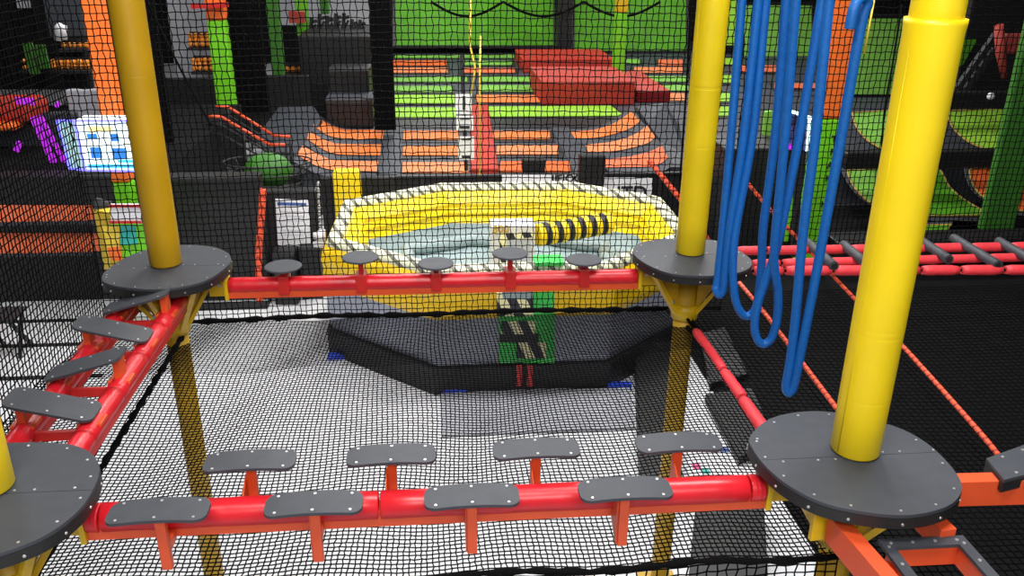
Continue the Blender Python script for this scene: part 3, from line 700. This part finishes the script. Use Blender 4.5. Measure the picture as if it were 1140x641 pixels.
# black front fence of the court, banner, black boxes
YF = 9.2
a, b = un(356, 200, y=YF), un(780, 200, y=YF)
bar = thing('court_barrier', 'low black barrier in front of the court, behind the arena', 'barrier', ((a.x+b.x)/2, YF, FZ))
zbr = un(470, 197, y=YF).z
MB().box(((a.x+b.x)/2, YF+.1, (FZ+zbr)/2), (b.x-a.x, .16, zbr-FZ)).build('barrier_panel', 'black', bar, bevel=.02)
for px in (392, 436, 470, 735):
    q = un(px, 195, y=YF-.02); MB().bar((q.x, YF-.02, FZ), (q.x, YF-.02, zbr+.02), .05, .05, up=(0, 1, 0)).build('barrier_post', 'ink', bar)
MB().bar((un(440, 195, y=YF).x, YF-.02, zbr+.01), (b.x, YF-.02, zbr+.01), .03, .03).build('barrier_rail', 'ink', bar)
yb_ = YF-.10
t = thing('banner', 'white banner with black lettering half hidden behind the back rim', 'banner', un(650, 225, y=yb_))
MB().slab([un(559, 195, y=yb_), un(645, 195, y=yb_), un(645, 222, y=yb_), un(559, 222, y=yb_)], (0, .02, 0)).build('banner_sheet', 'white', t)
MB().slab([un(672, 198, y=yb_), un(726, 198, y=yb_), un(726, 230, y=yb_), un(672, 230, y=yb_)], (0, .02, 0)).build('banner_sheet', 'white', t)
c = un(631, 200.5, y=yb_-.01); words('IIFIOG', (c.x, yb_-.02, c.z+.03), .2, 'ink', t)
c = un(703, 215.5, y=yb_-.01); words('ITD', (c.x, yb_-.02, c.z), .36, 'ink', t)
box_px('floor_speaker', 'black box sitting on the court edge in front of the right orange block', 'box', 582, 607, 193, 177, .3, 'black', Y=YF+.3)
box_px('floor_speaker', 'tall black box on the court edge beside the right curved trampolines', 'box', 645, 673, 206, 173, .25, 'black', Y=YF-.45)

# far green angled trampoline walls
def wall_panel(lab, x0, x1, y0, y1, Y, m, tilt=2.0, grp='far green trampoline walls'):
    a, b = un(x0, y1, y=Y), un(x1, y1, y=Y); c, d = un(x1, y0, y=Y+tilt), un(x0, y0, y=Y+tilt)
    ctr = (a+b)/2
    t = thing('wall_trampoline', lab, 'trampoline', ctr, grp)
    MB().slab([a, b, c, d], (0, .05, 0)).build('jump_bed', m, t)
    for p, q in ((a, b), (c, d), (a, d), (b, c)):
        MB().bar(p+Vector((0, -.03, 0)), q+Vector((0, -.03, 0)), .12, .08, up=(0, 1, 0)).build('edge_pad', 'black', t)
wall_panel('dark green angled trampoline wall at the far centre left', 439, 618, -30, 52, 29.8, 'green')
wall_panel('green angled trampoline wall right of the dark upright', 638, 765, -30, 58, 29.8, 'green')
wall_panel('narrow bright lime wall strip right of the yellow post', 806, 822, -30, 52, 29.5, 'lime')
wall_panel('dull green trampoline wall behind the blue ropes', 826, 905, 4, 72, 28.6, 'mgreen')
wall_panel('green trampoline wall between the orange pillar and the thick post', 942, 1016, 18, 107, un(975, 107, z=CZ).y-.1, 'mgreen')
box_px('padded_column', 'dark leaning upright between the far green walls', 'column', 621, 636, 53, -30, .4, 'black', Y=29)
for i, (x0, x1) in enumerate(((480, 560), (560, 650), (650, 735))):
    pts = [un(x0+(x1-x0)*k/10, 2+16*math.sin(PI*k/10), y=28.5) for k in range(11)]
    rope('swag_cable', 'black cable swag across the far green wall, %s' % ('left', 'middle', 'right')[i], pts, .05, 'rope', 'black cable swags')

def pillar(label, x0, x1, yb, yt, Y, segs, cat='pillar', depth=None, lean=0):
    a, b = un(x0, (yb+max(yt, 0))/2, y=Y), un(x1, (yb+max(yt, 0))/2, y=Y); w = b.x-a.x; cx = (a.x+b.x)/2
    t = thing('padded_pillar', label, cat, (cx, Y, un(x0, yb, y=Y).z))
    for m, ya, yc in segs:
        z0, z1 = un(x0, ya, y=Y).z, un(x0, yc, y=Y).z
        dp = depth or w
        MB().box((cx, Y+dp/2, (z0+z1)/2), (w, dp, abs(z1-z0)-.01)).build('pillar_pad', m, t, ('orange' if 'orange' in m else 'green')+' pad' if len(segs) > 1 else None, bevel=.03)
    return t, cx, w
pillar('orange square padded pillar behind the lit screen, back left, green at its foot', 117, 138, 330, -40, 6.35, (('pgreen', 330, 204), ('porange', 204, -40)))
gp = pillar('bright green padded pillar with an orange top and red crossbar by the stair rails', 236, 256, 152, -40, 14, (('pgreen', 152, 23), ('porange', 23, -40)))[0]
MB().bar(un(213, 7, y=13.9), un(254, 5, y=13.9), .10, .1).build('cross_bar', 'rsteel', gp, 'red crossbar')
pillar('dim green slim pillar against the black curtain', 299, 313, 88, -40, 17, (('dgreen', 88, -40),))
pillar('lime slim pillar left of the black stage', 330, 343, 54, -40, 20, (('pgreen', 54, -40),))
pillar('dark green short pillar above the stage', 356, 366, 16, -40, 20, (('dgreen', 16, -40),))
pillar('thin green pillar with a yellow top by the red foam blocks', 685, 697, 86, -40, 21, (('pgreen', 86, 14), ('ysteel', 14, -40)))
t, cx, w = pillar('orange and green padded pillar behind the blue ropes, with black letters', 905, 938, 300, -40, 7.2, (('pgreen', 300, 133), ('porange', 133, -40)), depth=.14)
for i, ch in enumerate('TFAK HI'):
    if ch == ' ': continue
    c = un(928-i*1.4, 155+i*14.5, y=7.19); words(ch, (cx+w*.22, 7.185, c.z), .15, 'ink', t)
pillar('slim bright green post left of the lettered pillar', 880, 886, 270, 165, 7.6, (('pgreen', 270, 165),))
pillar('wide dark green padded pillar at the right photo edge', 1121, 1160, 256, -40, 6.6, (('dgreen', 256, -40),), depth=.12)

# ================================================================== LEFT BACKGROUND
YW_ = 6.75
def wallbox(name, label, cat, x0, x1, yb, yt, Y, d, m, **k): return box_px(name, label, cat, x0, x1, yb, yt, d, m, Y=Y, **k)
a, b = un(205, 300, y=YW_), un(300, 300, y=YW_)
t = thing('padded_wall', 'black padded wall panel behind the left end of the back beam', 'wall panel', ((a.x+b.x)/2, YW_, FZ))
MB().box(((un(150, 300, y=YW_).x+b.x)/2, YW_+.1, (FZ-1.15)/2), (b.x-un(150, 300, y=YW_).x, .2, 1.95)).build('panel', 'black', t, bevel=.02)
MB().box(((un(150, 300, y=YW_).x+b.x)/2, YW_-.15, FZ+.06), (b.x-un(150, 300, y=YW_).x, .5, .12)).build('kick_step', 'black', t, bevel=.02)
MB().box(((un(150, 300, y=YW_).x+b.x)/2, YW_-.35, FZ+.13), (b.x-un(150, 300, y=YW_).x, .03, .015)).build('edge_strip', 'steel', t)
MB().box(((un(150, 300, y=YW_).x+b.x)/2, YW_+.05, -1.15), (b.x-un(150, 300, y=YW_).x, .35, .06)).build('top_ledge', 'black', t, bevel=.01)
wallbox('padded_wall', 'black padded wall carrying the white notice board, left of the arena', 'wall panel', 302, 362, 338, 212, 7.0, .3, 'black')
t = thing('notice_board', 'white notice board with a blue heading on the black wall', 'sign', un(328, 274, y=6.97))
nb = MB().slab([un(306.5, 221.5, y=6.97), un(343.5, 223, y=6.97), un(346, 274, y=6.97), un(309.5, 273.5, y=6.97)], (0, .02, 0)).build('board', 'white', t)
MB().slab([un(308.5, 225, y=6.965), un(341, 226, y=6.965), un(341.2, 229, y=6.965), un(308.7, 228.5, y=6.965)], (0, .003, 0)).build('heading', 'inkblue', nb)
for k in range(7):
    y0 = 235+k*5.2; MB().slab([un(312, y0, y=6.965), un(338, y0+.4, y=6.965), un(338, y0+1.1, y=6.965), un(312, y0+.7, y=6.965)], (0, .003, 0)).build('text_line', 'pale', nb)
wallbox('blower_box', 'black box on the floor under the notice board', 'box', 307, 333, 344, 282, 6.5, .35, 'black')
wallbox('blower_box', 'black box touching the left side of the arena', 'box', 336, 360, 334, 276, 6.7, .25, 'black')
t = thing('hose_nozzle', 'white hose nozzle poking out of the arena left rim', 'nozzle', un(352, 272, y=5.6))
MB().tube([un(349, 262, y=5.6), un(362, 262, y=5.6)], lambda i: (.05, .09)[i], 10).build('nozzle', 'cream', t); MB().tube([un(349, 272, y=5.6), un(362, 270, y=5.6)], lambda i: (.04, .08)[i], 10).build('nozzle', 'cream', t)
t = thing('hanging_chain', 'pale chain hanging on the black wall beside the arena', 'chain', un(355, 262, y=6.9))
for k in range(9):
    p = un(354.5+.25*k, 205+k*6.5, y=6.9); MB().ball(p, .035, 8, 6, (.8, .5, 1.3)).build('chain_link', 'steel', t)

# black wall with two orange trampoline bands (far left)
YL = 6.9
t = thing('padded_wall', 'long black padded wall on the left below the lit screen', 'wall panel', un(40, 310, y=YL))
a, b = un(-170, 312, y=YL), un(150, 312, y=YL)
zt_ = un(40, 197, y=YL).z
MB().box(((a.x+b.x)/2, YL+.2, (FZ+zt_)/2), (b.x-a.x, .4, zt_-FZ)).build('panel', 'black', t, bevel=.02)
for i, (y0, y1) in enumerate(((229, 248), (260, 283))):
    tt = thing('band_trampoline', ('orange trampoline band on the left black wall, upper of two', 'orange trampoline band on the left black wall, lower of two')[i], 'trampoline', un(50, y1, y=YL-.1), 'orange bands on the black wall')
    MB().slab([un(-120, y0-1, y=YL-.02), un(102+i*6, y0, y=YL-.02), un(106+i*5, y1-3, y=YL-.12), un(-120, y1+2, y=YL-.12)], (0, .02, 0)).build('jump_bed', 'ored', tt)
    p, q = un(-120, y1+3, y=YL-.12), un(110, y1-1, y=YL-.12); MB().bar(p, q, .05, .05).build('edge_pad', 'grey', tt)
# stage deck behind that wall
a = un(-100, 205, y=7.2); b = un(300, 205, y=7.2)
xr = un(243, 150, y=11).x; zst = un(50, 197, y=7.2).z-.02
struct('floor_stage', MB().box((xr-6, 10.3, (FZ+zst)/2), (12, 6.0, zst-FZ)), 'curtain')

# lit screen box with neon frame
YS_ = 5.85
t = thing('screen_cube', 'glowing white and blue screen box with violet neon edges, left', 'screen', un(112, 192, y=YS_))
fA = [un(83, 134, y=YS_), un(158, 134, y=YS_), un(158, 190, y=YS_), un(96, 189, y=YS_)]
MB().slab(fA, (0, .35, 0)).build('screen_face', 'screenw', t)
sA = [un(64, 134, y=YS_+.5), fA[0], fA[3], un(78, 187, y=YS_+.5)]
MB().slab(sA, (0, .05, 0)).build('side_face', 'screenside', t)
for m, x0, x1, y0, y1 in (('screeny', 96, 124, 141, 146), ('screenb', 96, 107, 149, 155), ('screenb', 100, 112, 164, 176), ('screenb', 122, 131, 149, 157), ('screenb', 124, 140, 165, 177), ('screenc', 97, 158, 183, 187), ('screenc', 130, 150, 178, 181)):
    MB().slab([un(x0, y0, y=YS_-.01), un(x1, y0, y=YS_-.01), un(x1+2, y1, y=YS_-.01), un(x0+2, y1, y=YS_-.01)], (0, .008, 0)).build('screen_image', m, t)
for p, q in ((sA[0], fA[0]), (fA[0], fA[1]), (fA[0], fA[3]), (fA[3], fA[2]), (sA[3], fA[3]), (sA[0], sA[3])):
    MB().bar(p+Vector((0, -.02, 0)), q+Vector((0, -.02, 0)), .022, .03, up=(0, 1, 0)).build('neon_edge', 'blueneon', t)
for i, (x0, y0, x1, y1, w) in enumerate(((37, 130, 64, 190, .10), (44, 128, 76, 188, .06), (17, 112, 38, 113, .10), (62, 115, 66, 118, .08), (22, 158, 18, 168, .08))):
    tag(MB().bar(un(x0, y0, y=8.2), un(x1, y1, y=8.2), w, .05, up=(0, 1, 0)).build('neon_strip', 'violet'),
        ('broad violet neon strip slanting left of the lit screen', 'narrow violet neon strip hugging the lit screen', 'short violet neon strip over the red cushion, top left', 'tiny violet light above the lit screen', 'small violet glow low at the left edge')[i], 'neon light')
wallbox('cushion', 'big red cushion at the left photo edge', 'cushion', -30, 38, 139, 113, 9.0, .8, 'redblock', bevel=.12)
wallbox('cushion', 'small orange cushion below the big red one at the left edge', 'cushion', -30, 17, 147, 138, 8.8, .5, 'porange', bevel=.06)
wallbox('low_wall', 'grey low wall behind the violet strips, left', 'wall panel', -40, 96, 200, 126, 9.4, .2, 'grey')
wallbox('low_wall', 'pale grey partition right of the orange pillar foot', 'wall panel', 78, 142, 134, 100, 9.9, .2, 'lgrey')
# colourful game cabinet
YG = 5.6
t = thing('game_cabinet', 'colourful game cabinet with yellow side and green front beside the left post', 'game machine', un(140, 295, y=YG))
MB().slab([un(104, 233, y=YG+.35), un(122, 237, y=YG), un(136, 300, y=YG), un(116, 300, y=YG+.35)], (.02, .3, 0)).build('side_panel', 'cyellow', t)
MB().slab([un(121, 250, y=YG), un(160, 250, y=YG), un(172, 305, y=YG), un(136, 305, y=YG)], (0, .3, 0)).build('front_panel', 'pgreen', t)
MB().slab([un(134, 251, y=YG-.02), un(150, 251, y=YG-.02), un(153, 272, y=YG-.02), un(134, 272, y=YG-.02)], (0, .02, 0)).build('teal_art', 'teal', t)
MB().slab([un(114, 252, y=YG-.02), un(133, 252, y=YG-.02), un(133, 280, y=YG-.02), un(120, 280, y=YG-.02)], (0, .02, 0)).build('yellow_art', 'cyellow', t)
MB().slab([un(119, 276, y=YG-.025), un(134, 274, y=YG-.025), un(136, 290, y=YG-.025), un(124, 290, y=YG-.025)], (0, .02, 0)).build('orange_art', 'porange', t)
sg = MB().slab([un(122, 228, y=YG-.05), un(157, 228, y=YG-.05), un(159, 249, y=YG-.05), un(124, 249, y=YG-.05)], (0, .06, 0)).build('marquee', 'white', t)
for y0, y1 in ((228, 231), (246, 249)):
    MB().slab([un(121, y0, y=YG-.06), un(157, y0, y=YG-.06), un(158, y1, y=YG-.06), un(122, y1, y=YG-.06)], (0, .02, 0)).build('red_border', 'rsteel', sg)
MB().slab([un(105, 222, y=YG+.3), un(122, 226, y=YG+.3), un(122, 236, y=YG+.3), un(105, 235, y=YG+.3)], (0, .1, 0)).build('grey_cap', 'grey', t)

# black curtains and stage masses
def curtain(label, x0, x1, yb, yt, Y, m='curtain'):
    a, b = un(x0, yb, y=Y), un(x1, yb, y=Y); zt = un(x0, yt, y=Y).z
    n = 60; rows = [[Vector((a.x+(b.x-a.x)*k/n, Y+.06*math.sin(k*1.9), z)) for k in range(n+1)] for z in (a.z, zt)]
    return tag(MB().grid(rows).build('curtain', m), label, 'curtain')
curtain('black curtain behind the left yellow post', 146, 200, 205, -60, 9.6)
curtain('black curtain between the green pillars and the stage', 255, 300, 125, -60, 15)
curtain('dark curtain hanging at the left of the far green wall', 418, 441, 145, -60, 14.5)
curtain('black curtain at the far top left corner', -60, 52, 100, -60, 13)
wallbox('wall_panel', 'light grey wall strip with ball racks, left of the green pillar', 'wall panel', 196, 262, 88, -40, 16.5, .2, 'lgrey')
wallbox('wall_panel', 'black low wall below the ball racks, behind the stair rails', 'wall panel', 190, 300, 160, 87, 15.1, .15, 'black')
wallbox('wall_panel', 'black wall below the slim green pillars', 'wall panel', 300, 350, 160, 84, 16.9, .15, 'black')
wallbox('wall_panel', 'light grey far wall above the black stage', 'wall panel', 312, 436, 28, -40, 26, .2, 'lgrey')
wallbox('stage_block', 'large black stage block left of the court', 'stage', 340, 418, 150, 40, 18, 3, 'black', z=None)
wallbox('stage_block', 'low black box with a pale top edge in front of the stage', 'stage', 364, 416, 143, 113, 15.2, 1.2, 'black', top='grey')
wallbox('stage_block', 'black padded cube on the stage front', 'stage', 366, 412, 112, 78, 16.2, 1.2, 'black')
# machines on the stage: dark silhouettes
rs = random.Random(3)
for i in range(7):
    x0 = 346+i*9; t = thing('exercise_machine', 'black gym-like machine frame above the stage, %s from the left' % ('first', 'second', 'third', 'fourth', 'fifth', 'sixth', 'last')[i], 'machine', un(x0, 34, y=20))
    h = 34-rs.uniform(12, 24)
    MB().bar(un(x0, 34, y=20), un(x0+1, h, y=20), .1, .1, up=(0, 1, 0)).build('upright', 'ink', t)
    MB().bar(un(x0-1, h+6, y=20), un(x0+7, h+4, y=20), .09, .09, up=(0, 1, 0)).build('bar', 'ink', t)
    MB().bar(un(x0+1, 33, y=20), un(x0+6, h+8, y=20), .07, .07, up=(0, 1, 0)).build('brace', 'ink', t)
tag(MB().ball(un(420, 4, y=20), .12).build('spotlight', 'screenw'), 'small bright round lamp at the top, left of the far green wall', 'lamp')
# ball racks
def rack(label, x0, x1, y0, y1, Y, nx, nz):
    a, b = un(x0, y1, y=Y), un(x1, y0, y=Y); t = thing('ball_rack', label, 'rack', ((a.x+b.x)/2, Y, a.z))
    MB().box(((a.x+b.x)/2, Y+.35, (a.z+b.z)/2), (b.x-a.x, .05, b.z-a.z)).build('back_panel', 'ink', t)
    MB().box(((a.x+b.x)/2, Y+.15, a.z-.03), (b.x-a.x, .4, .05)).build('shelf', 'ink', t)
    r = (b.x-a.x)/nx/2
    for i in range(nx):
        for j in range(nz):
            c = (a.x+r*(2*i+1), Y+.1, a.z+r*.98+(b.z-a.z-2*r)*(j/max(1, nz-1)))
            tag(MB().ball(c, r*.98, 10, 7).build('ball', 'ballo'), 'orange ball in the '+label, 'ball', 'balls in the '+label)
rack('upper orange ball rack by the green pillar', 209, 233, 37, 53, 15.6, 4, 3)
rack('lower orange ball rack by the green pillar', 213, 237, 64, 80, 15.4, 4, 3)
rack('orange ball rack under the slim green pillars', 316, 342, 72, 81, 19, 4, 1)
rack('long orange ball rack at the far left', 55, 97, 66, 78, 12, 6, 2)
rack('small orange ball rack at the far left edge', 23, 31, 66, 78, 12, 2, 2)
rack('top orange ball rack beside the orange pillar', 66, 96, 45, 54, 12.2, 5, 1)
for i, (x0, x1, y0, y1) in enumerate(((30, 40, 48, 82), (44, 50, 50, 76))):
    tag(MB().bar(un(x0, y0, y=11), un(x1, y1, y=11), .16, .1, up=(0, 1, 0)).build('green_streamer', 'dgreen'), ('wider dark green upright among the racks, far left', 'narrow dark green upright among the racks, far left')[i], 'post')
t = thing('white_jug', 'white two-part container above the far left racks', 'container', un(66, 45, y=12))
MB().tube([un(65, 45, y=12), un(66, 30, y=12), un(67, 26, y=12)], lambda i: (.08, .08, .04)[i], 12).build('bottle', 'white', t); MB().tube([un(71, 44, y=12), un(70, 28, y=12)], .07, 10).build('bottle', 'white', t)
tag(MB().slab([un(17, -12, y=12.9), un(34, -12, y=12.9), un(34, 9, y=12.9), un(19, 9, y=12.9)], (0, .05, 0)).build('light_panel', 'lgrey'), 'pale striped panel at the top left corner', 'panel')
wallbox('shelf_unit', 'dark shelf carcass behind the far left racks', 'shelf', 52, 100, 100, -30, 12.9, .3, 'blackwall')
wallbox('shelf_unit', 'grey wall section between the racks and the orange pillar', 'wall panel', 54, 97, 42, -30, 12.7, .1, 'grey')
tag(MB().bar(un(322, 19, y=19.5), un(340, 19, y=19.5), .22, .3).build('pink_box', 'pinkblock'), 'small pink box between the slim green pillars', 'box')
t = thing('hanging_pulley', 'dangling red pulley right of the green pillar', 'pulley', un(268, 70, y=15.5))
for y0, w in ((54, .25), (63, .3), (74, .1)): MB().ball(un(267+.3*(y0-54)/10, y0, y=15.5), w*.6, 8, 6, (1.2, .6, .7)).build('pulley_block', 'pinkblock', t)

# stair with orange rails
t = thing('stair_rails', 'pair of orange and black handrails descending toward the left wing', 'railing', un(280, 180, y=11))
for dx, dy, Y in ((0, 0, 11.4), (-9, 9, 10.9)):
    P = [(240+dx, 119+dy), (254+dx, 119+dy), (305+dx, 151+dy), (323+dx, 152+dy)]
    if dx: P = [(229, 129), (246, 130), (300, 161), (318, 161)]
    pts = [un(*p, y=Y) for p in P]
    for q in range(3): MB().tube([pts[q], pts[q+1]], .03, 8).build('top_rail', 'osteel', t)
    for off_ in (9, 19):
        pts2 = [un(p[0], p[1]+off_, y=Y) for p in P]
        MB().tube(pts2, .022, 6).build('lower_rail', 'ink', t)
    for p in ((254, 119), (280, 136), (305, 151), (323, 152)) if not dx else ((246, 130), (272, 146), (300, 161), (318, 161)):
        MB().tube([un(*p, y=Y), un(p[0]+1, p[1]+32, y=Y)], .025, 6).build('rail_post', 'ink', t)
# green ball in wire basket
t = thing('wire_basket', 'black wire basket holding a big green ball, below the stair rails', 'basket', un(292, 206, y=7.6))
c = un(299, 191, y=7.8)
for k in range(4):
    z = c.z-.34+.17*k; r = .34+.07*k
    MB().tube([(c.x+r*1.25*math.cos(a*PI/12), c.y+r*.8*math.sin(a*PI/12), z) for a in range(24)], .014, 6, closed=True).build('hoop', 'ink', t)
for a in range(10):
    q = a*PI/5; MB().tube([(c.x+.42*math.cos(q), c.y+.27*math.sin(q), c.z-.34), (c.x+.69*math.cos(q), c.y+.44*math.sin(q), c.z+.17)], .012, 6).build('upright_wire', 'ink', t)
MB().box((c.x, c.y, c.z-.36), (.9, .6, .03)).build('basket_base', 'ink', t)
tag(MB().ball((c.x, c.y, c.z+.02), .33, 20, 14, (1.15, .8, .85)).build('green_ball', 'dgreen'), 'big dark green ball sitting in the black wire basket', 'ball')

# ================================================================== RIGHT BACKGROUND
def tramp_wall(lab, poly, m, Y, tilt=.035):
    yb = max(p[1] for p in poly); pts = [un(*p, y=Y+(yb-p[1])*tilt) for p in poly]; c = sum(pts, Vector())/len(pts)
    t = thing('trampoline', lab, 'trampoline', c, 'right side trampolines')
    n = Vector((0, -.02, .01))
    MB().slab(pts, n).build('jump_bed', m, t)
    edge = [p+Vector((0, -.03, .01)) for p in pts]
    MB().tube(edge, .022, 8, closed=True).build('edging', 'springs', t)
    out = [c+(p-c)*1.22+Vector((0, .06, 0)) for p in pts]
    MB().slab(out, Vector((0, .03, 0))).build('edge_pad', 'grey', t)
def curve(pts): return [(p.x, p.y) for p in spline([Vector((a, b, 0)) for a, b in pts], 4)]
for lab, poly, m, Y in (
    ('lime rounded trampoline left of the thick yellow post, upper', curve([(948, 126), (953, 142), (966, 157), (986, 168)])+[(1015, 170), (1015, 122)], 'mgreen', 10.2),
    ('green rounded trampoline left of the thick yellow post, lower', curve([(942, 190), (950, 208), (966, 224), (990, 237)])+[(1010, 238), (1012, 188)], 'mgreen', 9.0),
    ('lime trampoline with curved corner, right of the thick post', curve([(1053, 124), (1060, 142), (1076, 157), (1096, 166)])+[(1125, 166), (1130, 121)], 'lime', 10.2),
    ('small green trampoline low right of the thick post', curve([(1034, 188), (1046, 190), (1056, 208), (1072, 222), (1092, 234)])+[(1088, 240), (1024, 240)], 'green', 9.0),
    ('orange trampoline corner left of the wide green pillar', curve([(1078, 189), (1082, 205), (1092, 218), (1110, 226)])+[(1120, 187)], 'oranged', 9.0),
    ('orange trampoline at the right photo edge behind the wide green pillar', [(1132, 188), (1180, 186), (1180, 238), (1128, 234)], 'oranged', 9.0),
    ('green strip trampoline low behind the rung bridge', [(1022, 251), (1058, 250), (1046, 266), (1014, 266)], 'green', 7.9)):
    tramp_wall(lab, poly, m, Y)
# small screen with a cyan white neon frame, on a stand
YC = 6.6
t = thing('arcade_screen', 'dark screen with a glowing white edge behind the blue ropes', 'screen', un(892, 280, y=YC))
f = [un(879, 123, y=YC), un(902, 131, y=YC), un(899, 168, y=YC), un(876, 164, y=YC)]
MB().slab(f, (0, .12, 0)).build('screen_face', 'screend', t)
MB().bar(f[1]+Vector((0, -.02, 0)), f[2]+Vector((0, -.02, 0)), .06, .06, up=(0, 1, 0)).build('neon_edge', 'cyanneon', t)
MB().bar(f[0]+Vector((0, -.02, 0)), f[1]+Vector((0, -.02, 0)), .045, .06, up=(0, 1, 0)).build('neon_edge', 'cyanneon', t)
MB().slab([un(879, 160, y=YC-.02), un(885, 161, y=YC-.02), un(884, 167, y=YC-.02), un(877, 166, y=YC-.02)], (0, .02, 0)).build('violet_glow', 'violet', t)
MB().bar(un(890, 165, y=YC+.05), un(884, 285, y=YC+.05), .10, .08, up=(0, 1, 0)).build('stand', 'ink', t)
tag(MB().slab([un(852, 125, y=9), un(868, 122, y=9), un(866, 172, y=9), un(850, 150, y=9)], (0, .1, 0)).build('panel', 'mgreen'), 'pale green panel behind the second pair of blue ropes', 'panel')
for lab, x0, x1, yb, yt, Y, d in (('black padded block right of the yellow post, behind the blue ropes', 793, 880, 300, 165, 7.9, 1.0),
                                  ('black padded ledge under the right green trampolines', 930, 1180, 292, 268, 7.0, .6),
                                  ('black padded wall between the two right trampoline tiers', 940, 1180, 189, 169, 9.6, .3),
                                  ('black wall top beam at the upper right', 1050, 1200, 122, 103, 10.8, .3),
                                  ('tall dark wall at the upper right corner', 1062, 1200, 108, -60, 14.5, .3)):
    wallbox('padded_block', lab, 'block', x0, x1, yb, yt, Y, d, 'black')
t = thing('steel_truss', 'dark diagonal truss beam at the upper right', 'beam', un(1075, 95, y=12))
for dd in (0, 14): MB().bar(un(1066, 98+dd, y=12), un(1112, 34+dd, y=12), .12, .12, up=(0, 1, 0)).build('chord', 'ink', t)
for k in range(5): MB().bar(un(1066+9*k, 98-12.5*k, y=12), un(1073+9*k, 102-12.5*k, y=12), .07, .07, up=(0, 1, 0)).build('web_bar', 'ink', t)
wallbox('hanging_banner', 'dull red panel at the top right corner', 'panel', 1118, 1160, 60, 38, 11, .2, 'pinkblock')
tag(MB().tube([un(1112, 28, y=11), un(1114, 58, y=11), un(1118, 86, y=11)], lambda i: (.09, .10, .06)[i], 10).build('red_tag', 'pinkblock'), 'hanging red tag below the dull red panel', 'tag')
tag(MB().ball(un(1103, 107, y=10), .07).build('dome_light', 'white'), 'tiny white dome light on the dark wall, upper right', 'lamp')
tag(MB().slab([un(1067, 45, y=14.3), un(1088, 44, y=14.3), un(1072, 72, y=14.3), un(1066, 75, y=14.3)], (0, .05, 0)).build('panel', 'green'), 'green panel corner right of the thick yellow post', 'panel')

# ================================================================== FLOOR ITEMS UNDER THE NET
def floor_mat(label, poly, h, m): return tag(MB().prism([(gz(*p, z=FZ).x, gz(*p, z=FZ).y) for p in poly], FZ+.003, FZ+h).build('floor_mat', m, bevel=.01), label, 'mat')
floor_mat('grey floor mat in front of the arena, seen through the netting', [(490, 436), (702, 433), (706, 478), (492, 487)], .03, 'greymat' if 'greymat' in M else 'lgrey')
floor_mat('long black mat left of the back right steel pole', [(706, 416), (744, 404), (758, 560), (712, 566)], .25, 'black')
floor_mat('black mat beyond the foam rail, right of the steel pole', [(776, 380), (806, 372), (832, 425), (790, 436)], .12, 'black')
floor_mat('second black mat beyond the foam rail, nearer', [(784, 448), (836, 440), (862, 500), (822, 520)], .12, 'black')
floor_mat('square black mat below the front beam near the right platform', [(772, 585), (848, 580), (852, 660), (764, 668)], .2, 'black')
t = thing('printed_sheet', 'white sheet with pink and teal marks on the floor, right of the steel pole', 'sheet', gz(795, 520, z=FZ))
MB().prism([(gz(*p, z=FZ).x, gz(*p, z=FZ).y) for p in ((764, 492), (824, 488), (838, 535), (768, 540))], FZ+.004, FZ+.02).build('sheet', 'white', t)
for p, m in (((775, 521), 'pinkp'), ((785, 526), 'teal'), ((806, 502), 'inkblue')):
    c = gz(*p, z=FZ); MB().box((c.x, c.y, FZ+.022), (.09, .10, .008)).build('print', m, t)
t = thing('folding_stand', 'small black folding stand on the pale floor at the left', 'stand', gz(15, 395, z=FZ))
c = gz(14, 392, z=FZ)
for dx in (-.18, .18):
    MB().bar((c.x+dx, c.y-.2, FZ), (c.x+dx*.8, c.y+.2, FZ+.55), .04, .04).build('leg', 'ink', t); MB().bar((c.x+dx, c.y+.2, FZ), (c.x+dx*.8, c.y-.2, FZ+.55), .04, .04).build('leg', 'ink', t)
MB().box((c.x, c.y, FZ+.56), (.42, .45, .03)).build('top', 'ink', t)

# ================================================================== LIGHT
def area(loc, sx, sy, e, col=(1, 1, 1), rot=(0, 0, 0)):
    l = bpy.data.lights.new('hall_lamp', 'AREA'); l.shape = 'RECTANGLE'; l.size = sx; l.size_y = sy; l.energy = e; l.color = col
    o = bpy.data.objects.new('hall_lamp', l); o.location = loc; o.rotation_euler = rot; C.objects.link(o)
for x, y, e in ((1.5, -4.5, 260), (4.6, -1.5, 260), (1.2, 4.0, 420), (5.0, 4.5, 420), (-4, 4, 260), (2, 11, 420), (8, 11, 330), (-4, 12, 200), (2, 20, 520), (10, 20, 460), (2, 28, 420), (12, 27, 380)):
    area((x, y, 5.0), 2.4, 1.2, e, (1, .98, .96))
area((2.5, -8.5, 4.6), 5, 2, 380, (1, .98, .95), (math.radians(50), 0, 0))
w = bpy.data.worlds.new('hall_ambient'); bpy.context.scene.world = w; w.use_nodes = True
w.node_tree.nodes['Background'].inputs[0].default_value = (.93, .95, 1, 1); w.node_tree.nodes['Background'].inputs[1].default_value = .30

# ================================================================== CAMERA
cd = bpy.data.cameras.new('camera'); cam = bpy.data.objects.new('camera', cd); C.objects.link(cam)
cd.sensor_fit = 'HORIZONTAL'; cd.sensor_width = 36; cd.lens = F/1140*36; cd.clip_start = .05; cd.clip_end = 200
R = Matrix((RT, UP, -FW)).transposed(); cam.matrix_world = Matrix.Translation(O) @ R.to_4x4()
bpy.context.scene.camera = cam
vs = bpy.context.scene.view_settings; vs.view_transform = 'Standard'; vs.look = 'None'; vs.exposure = 0; vs.gamma = 1
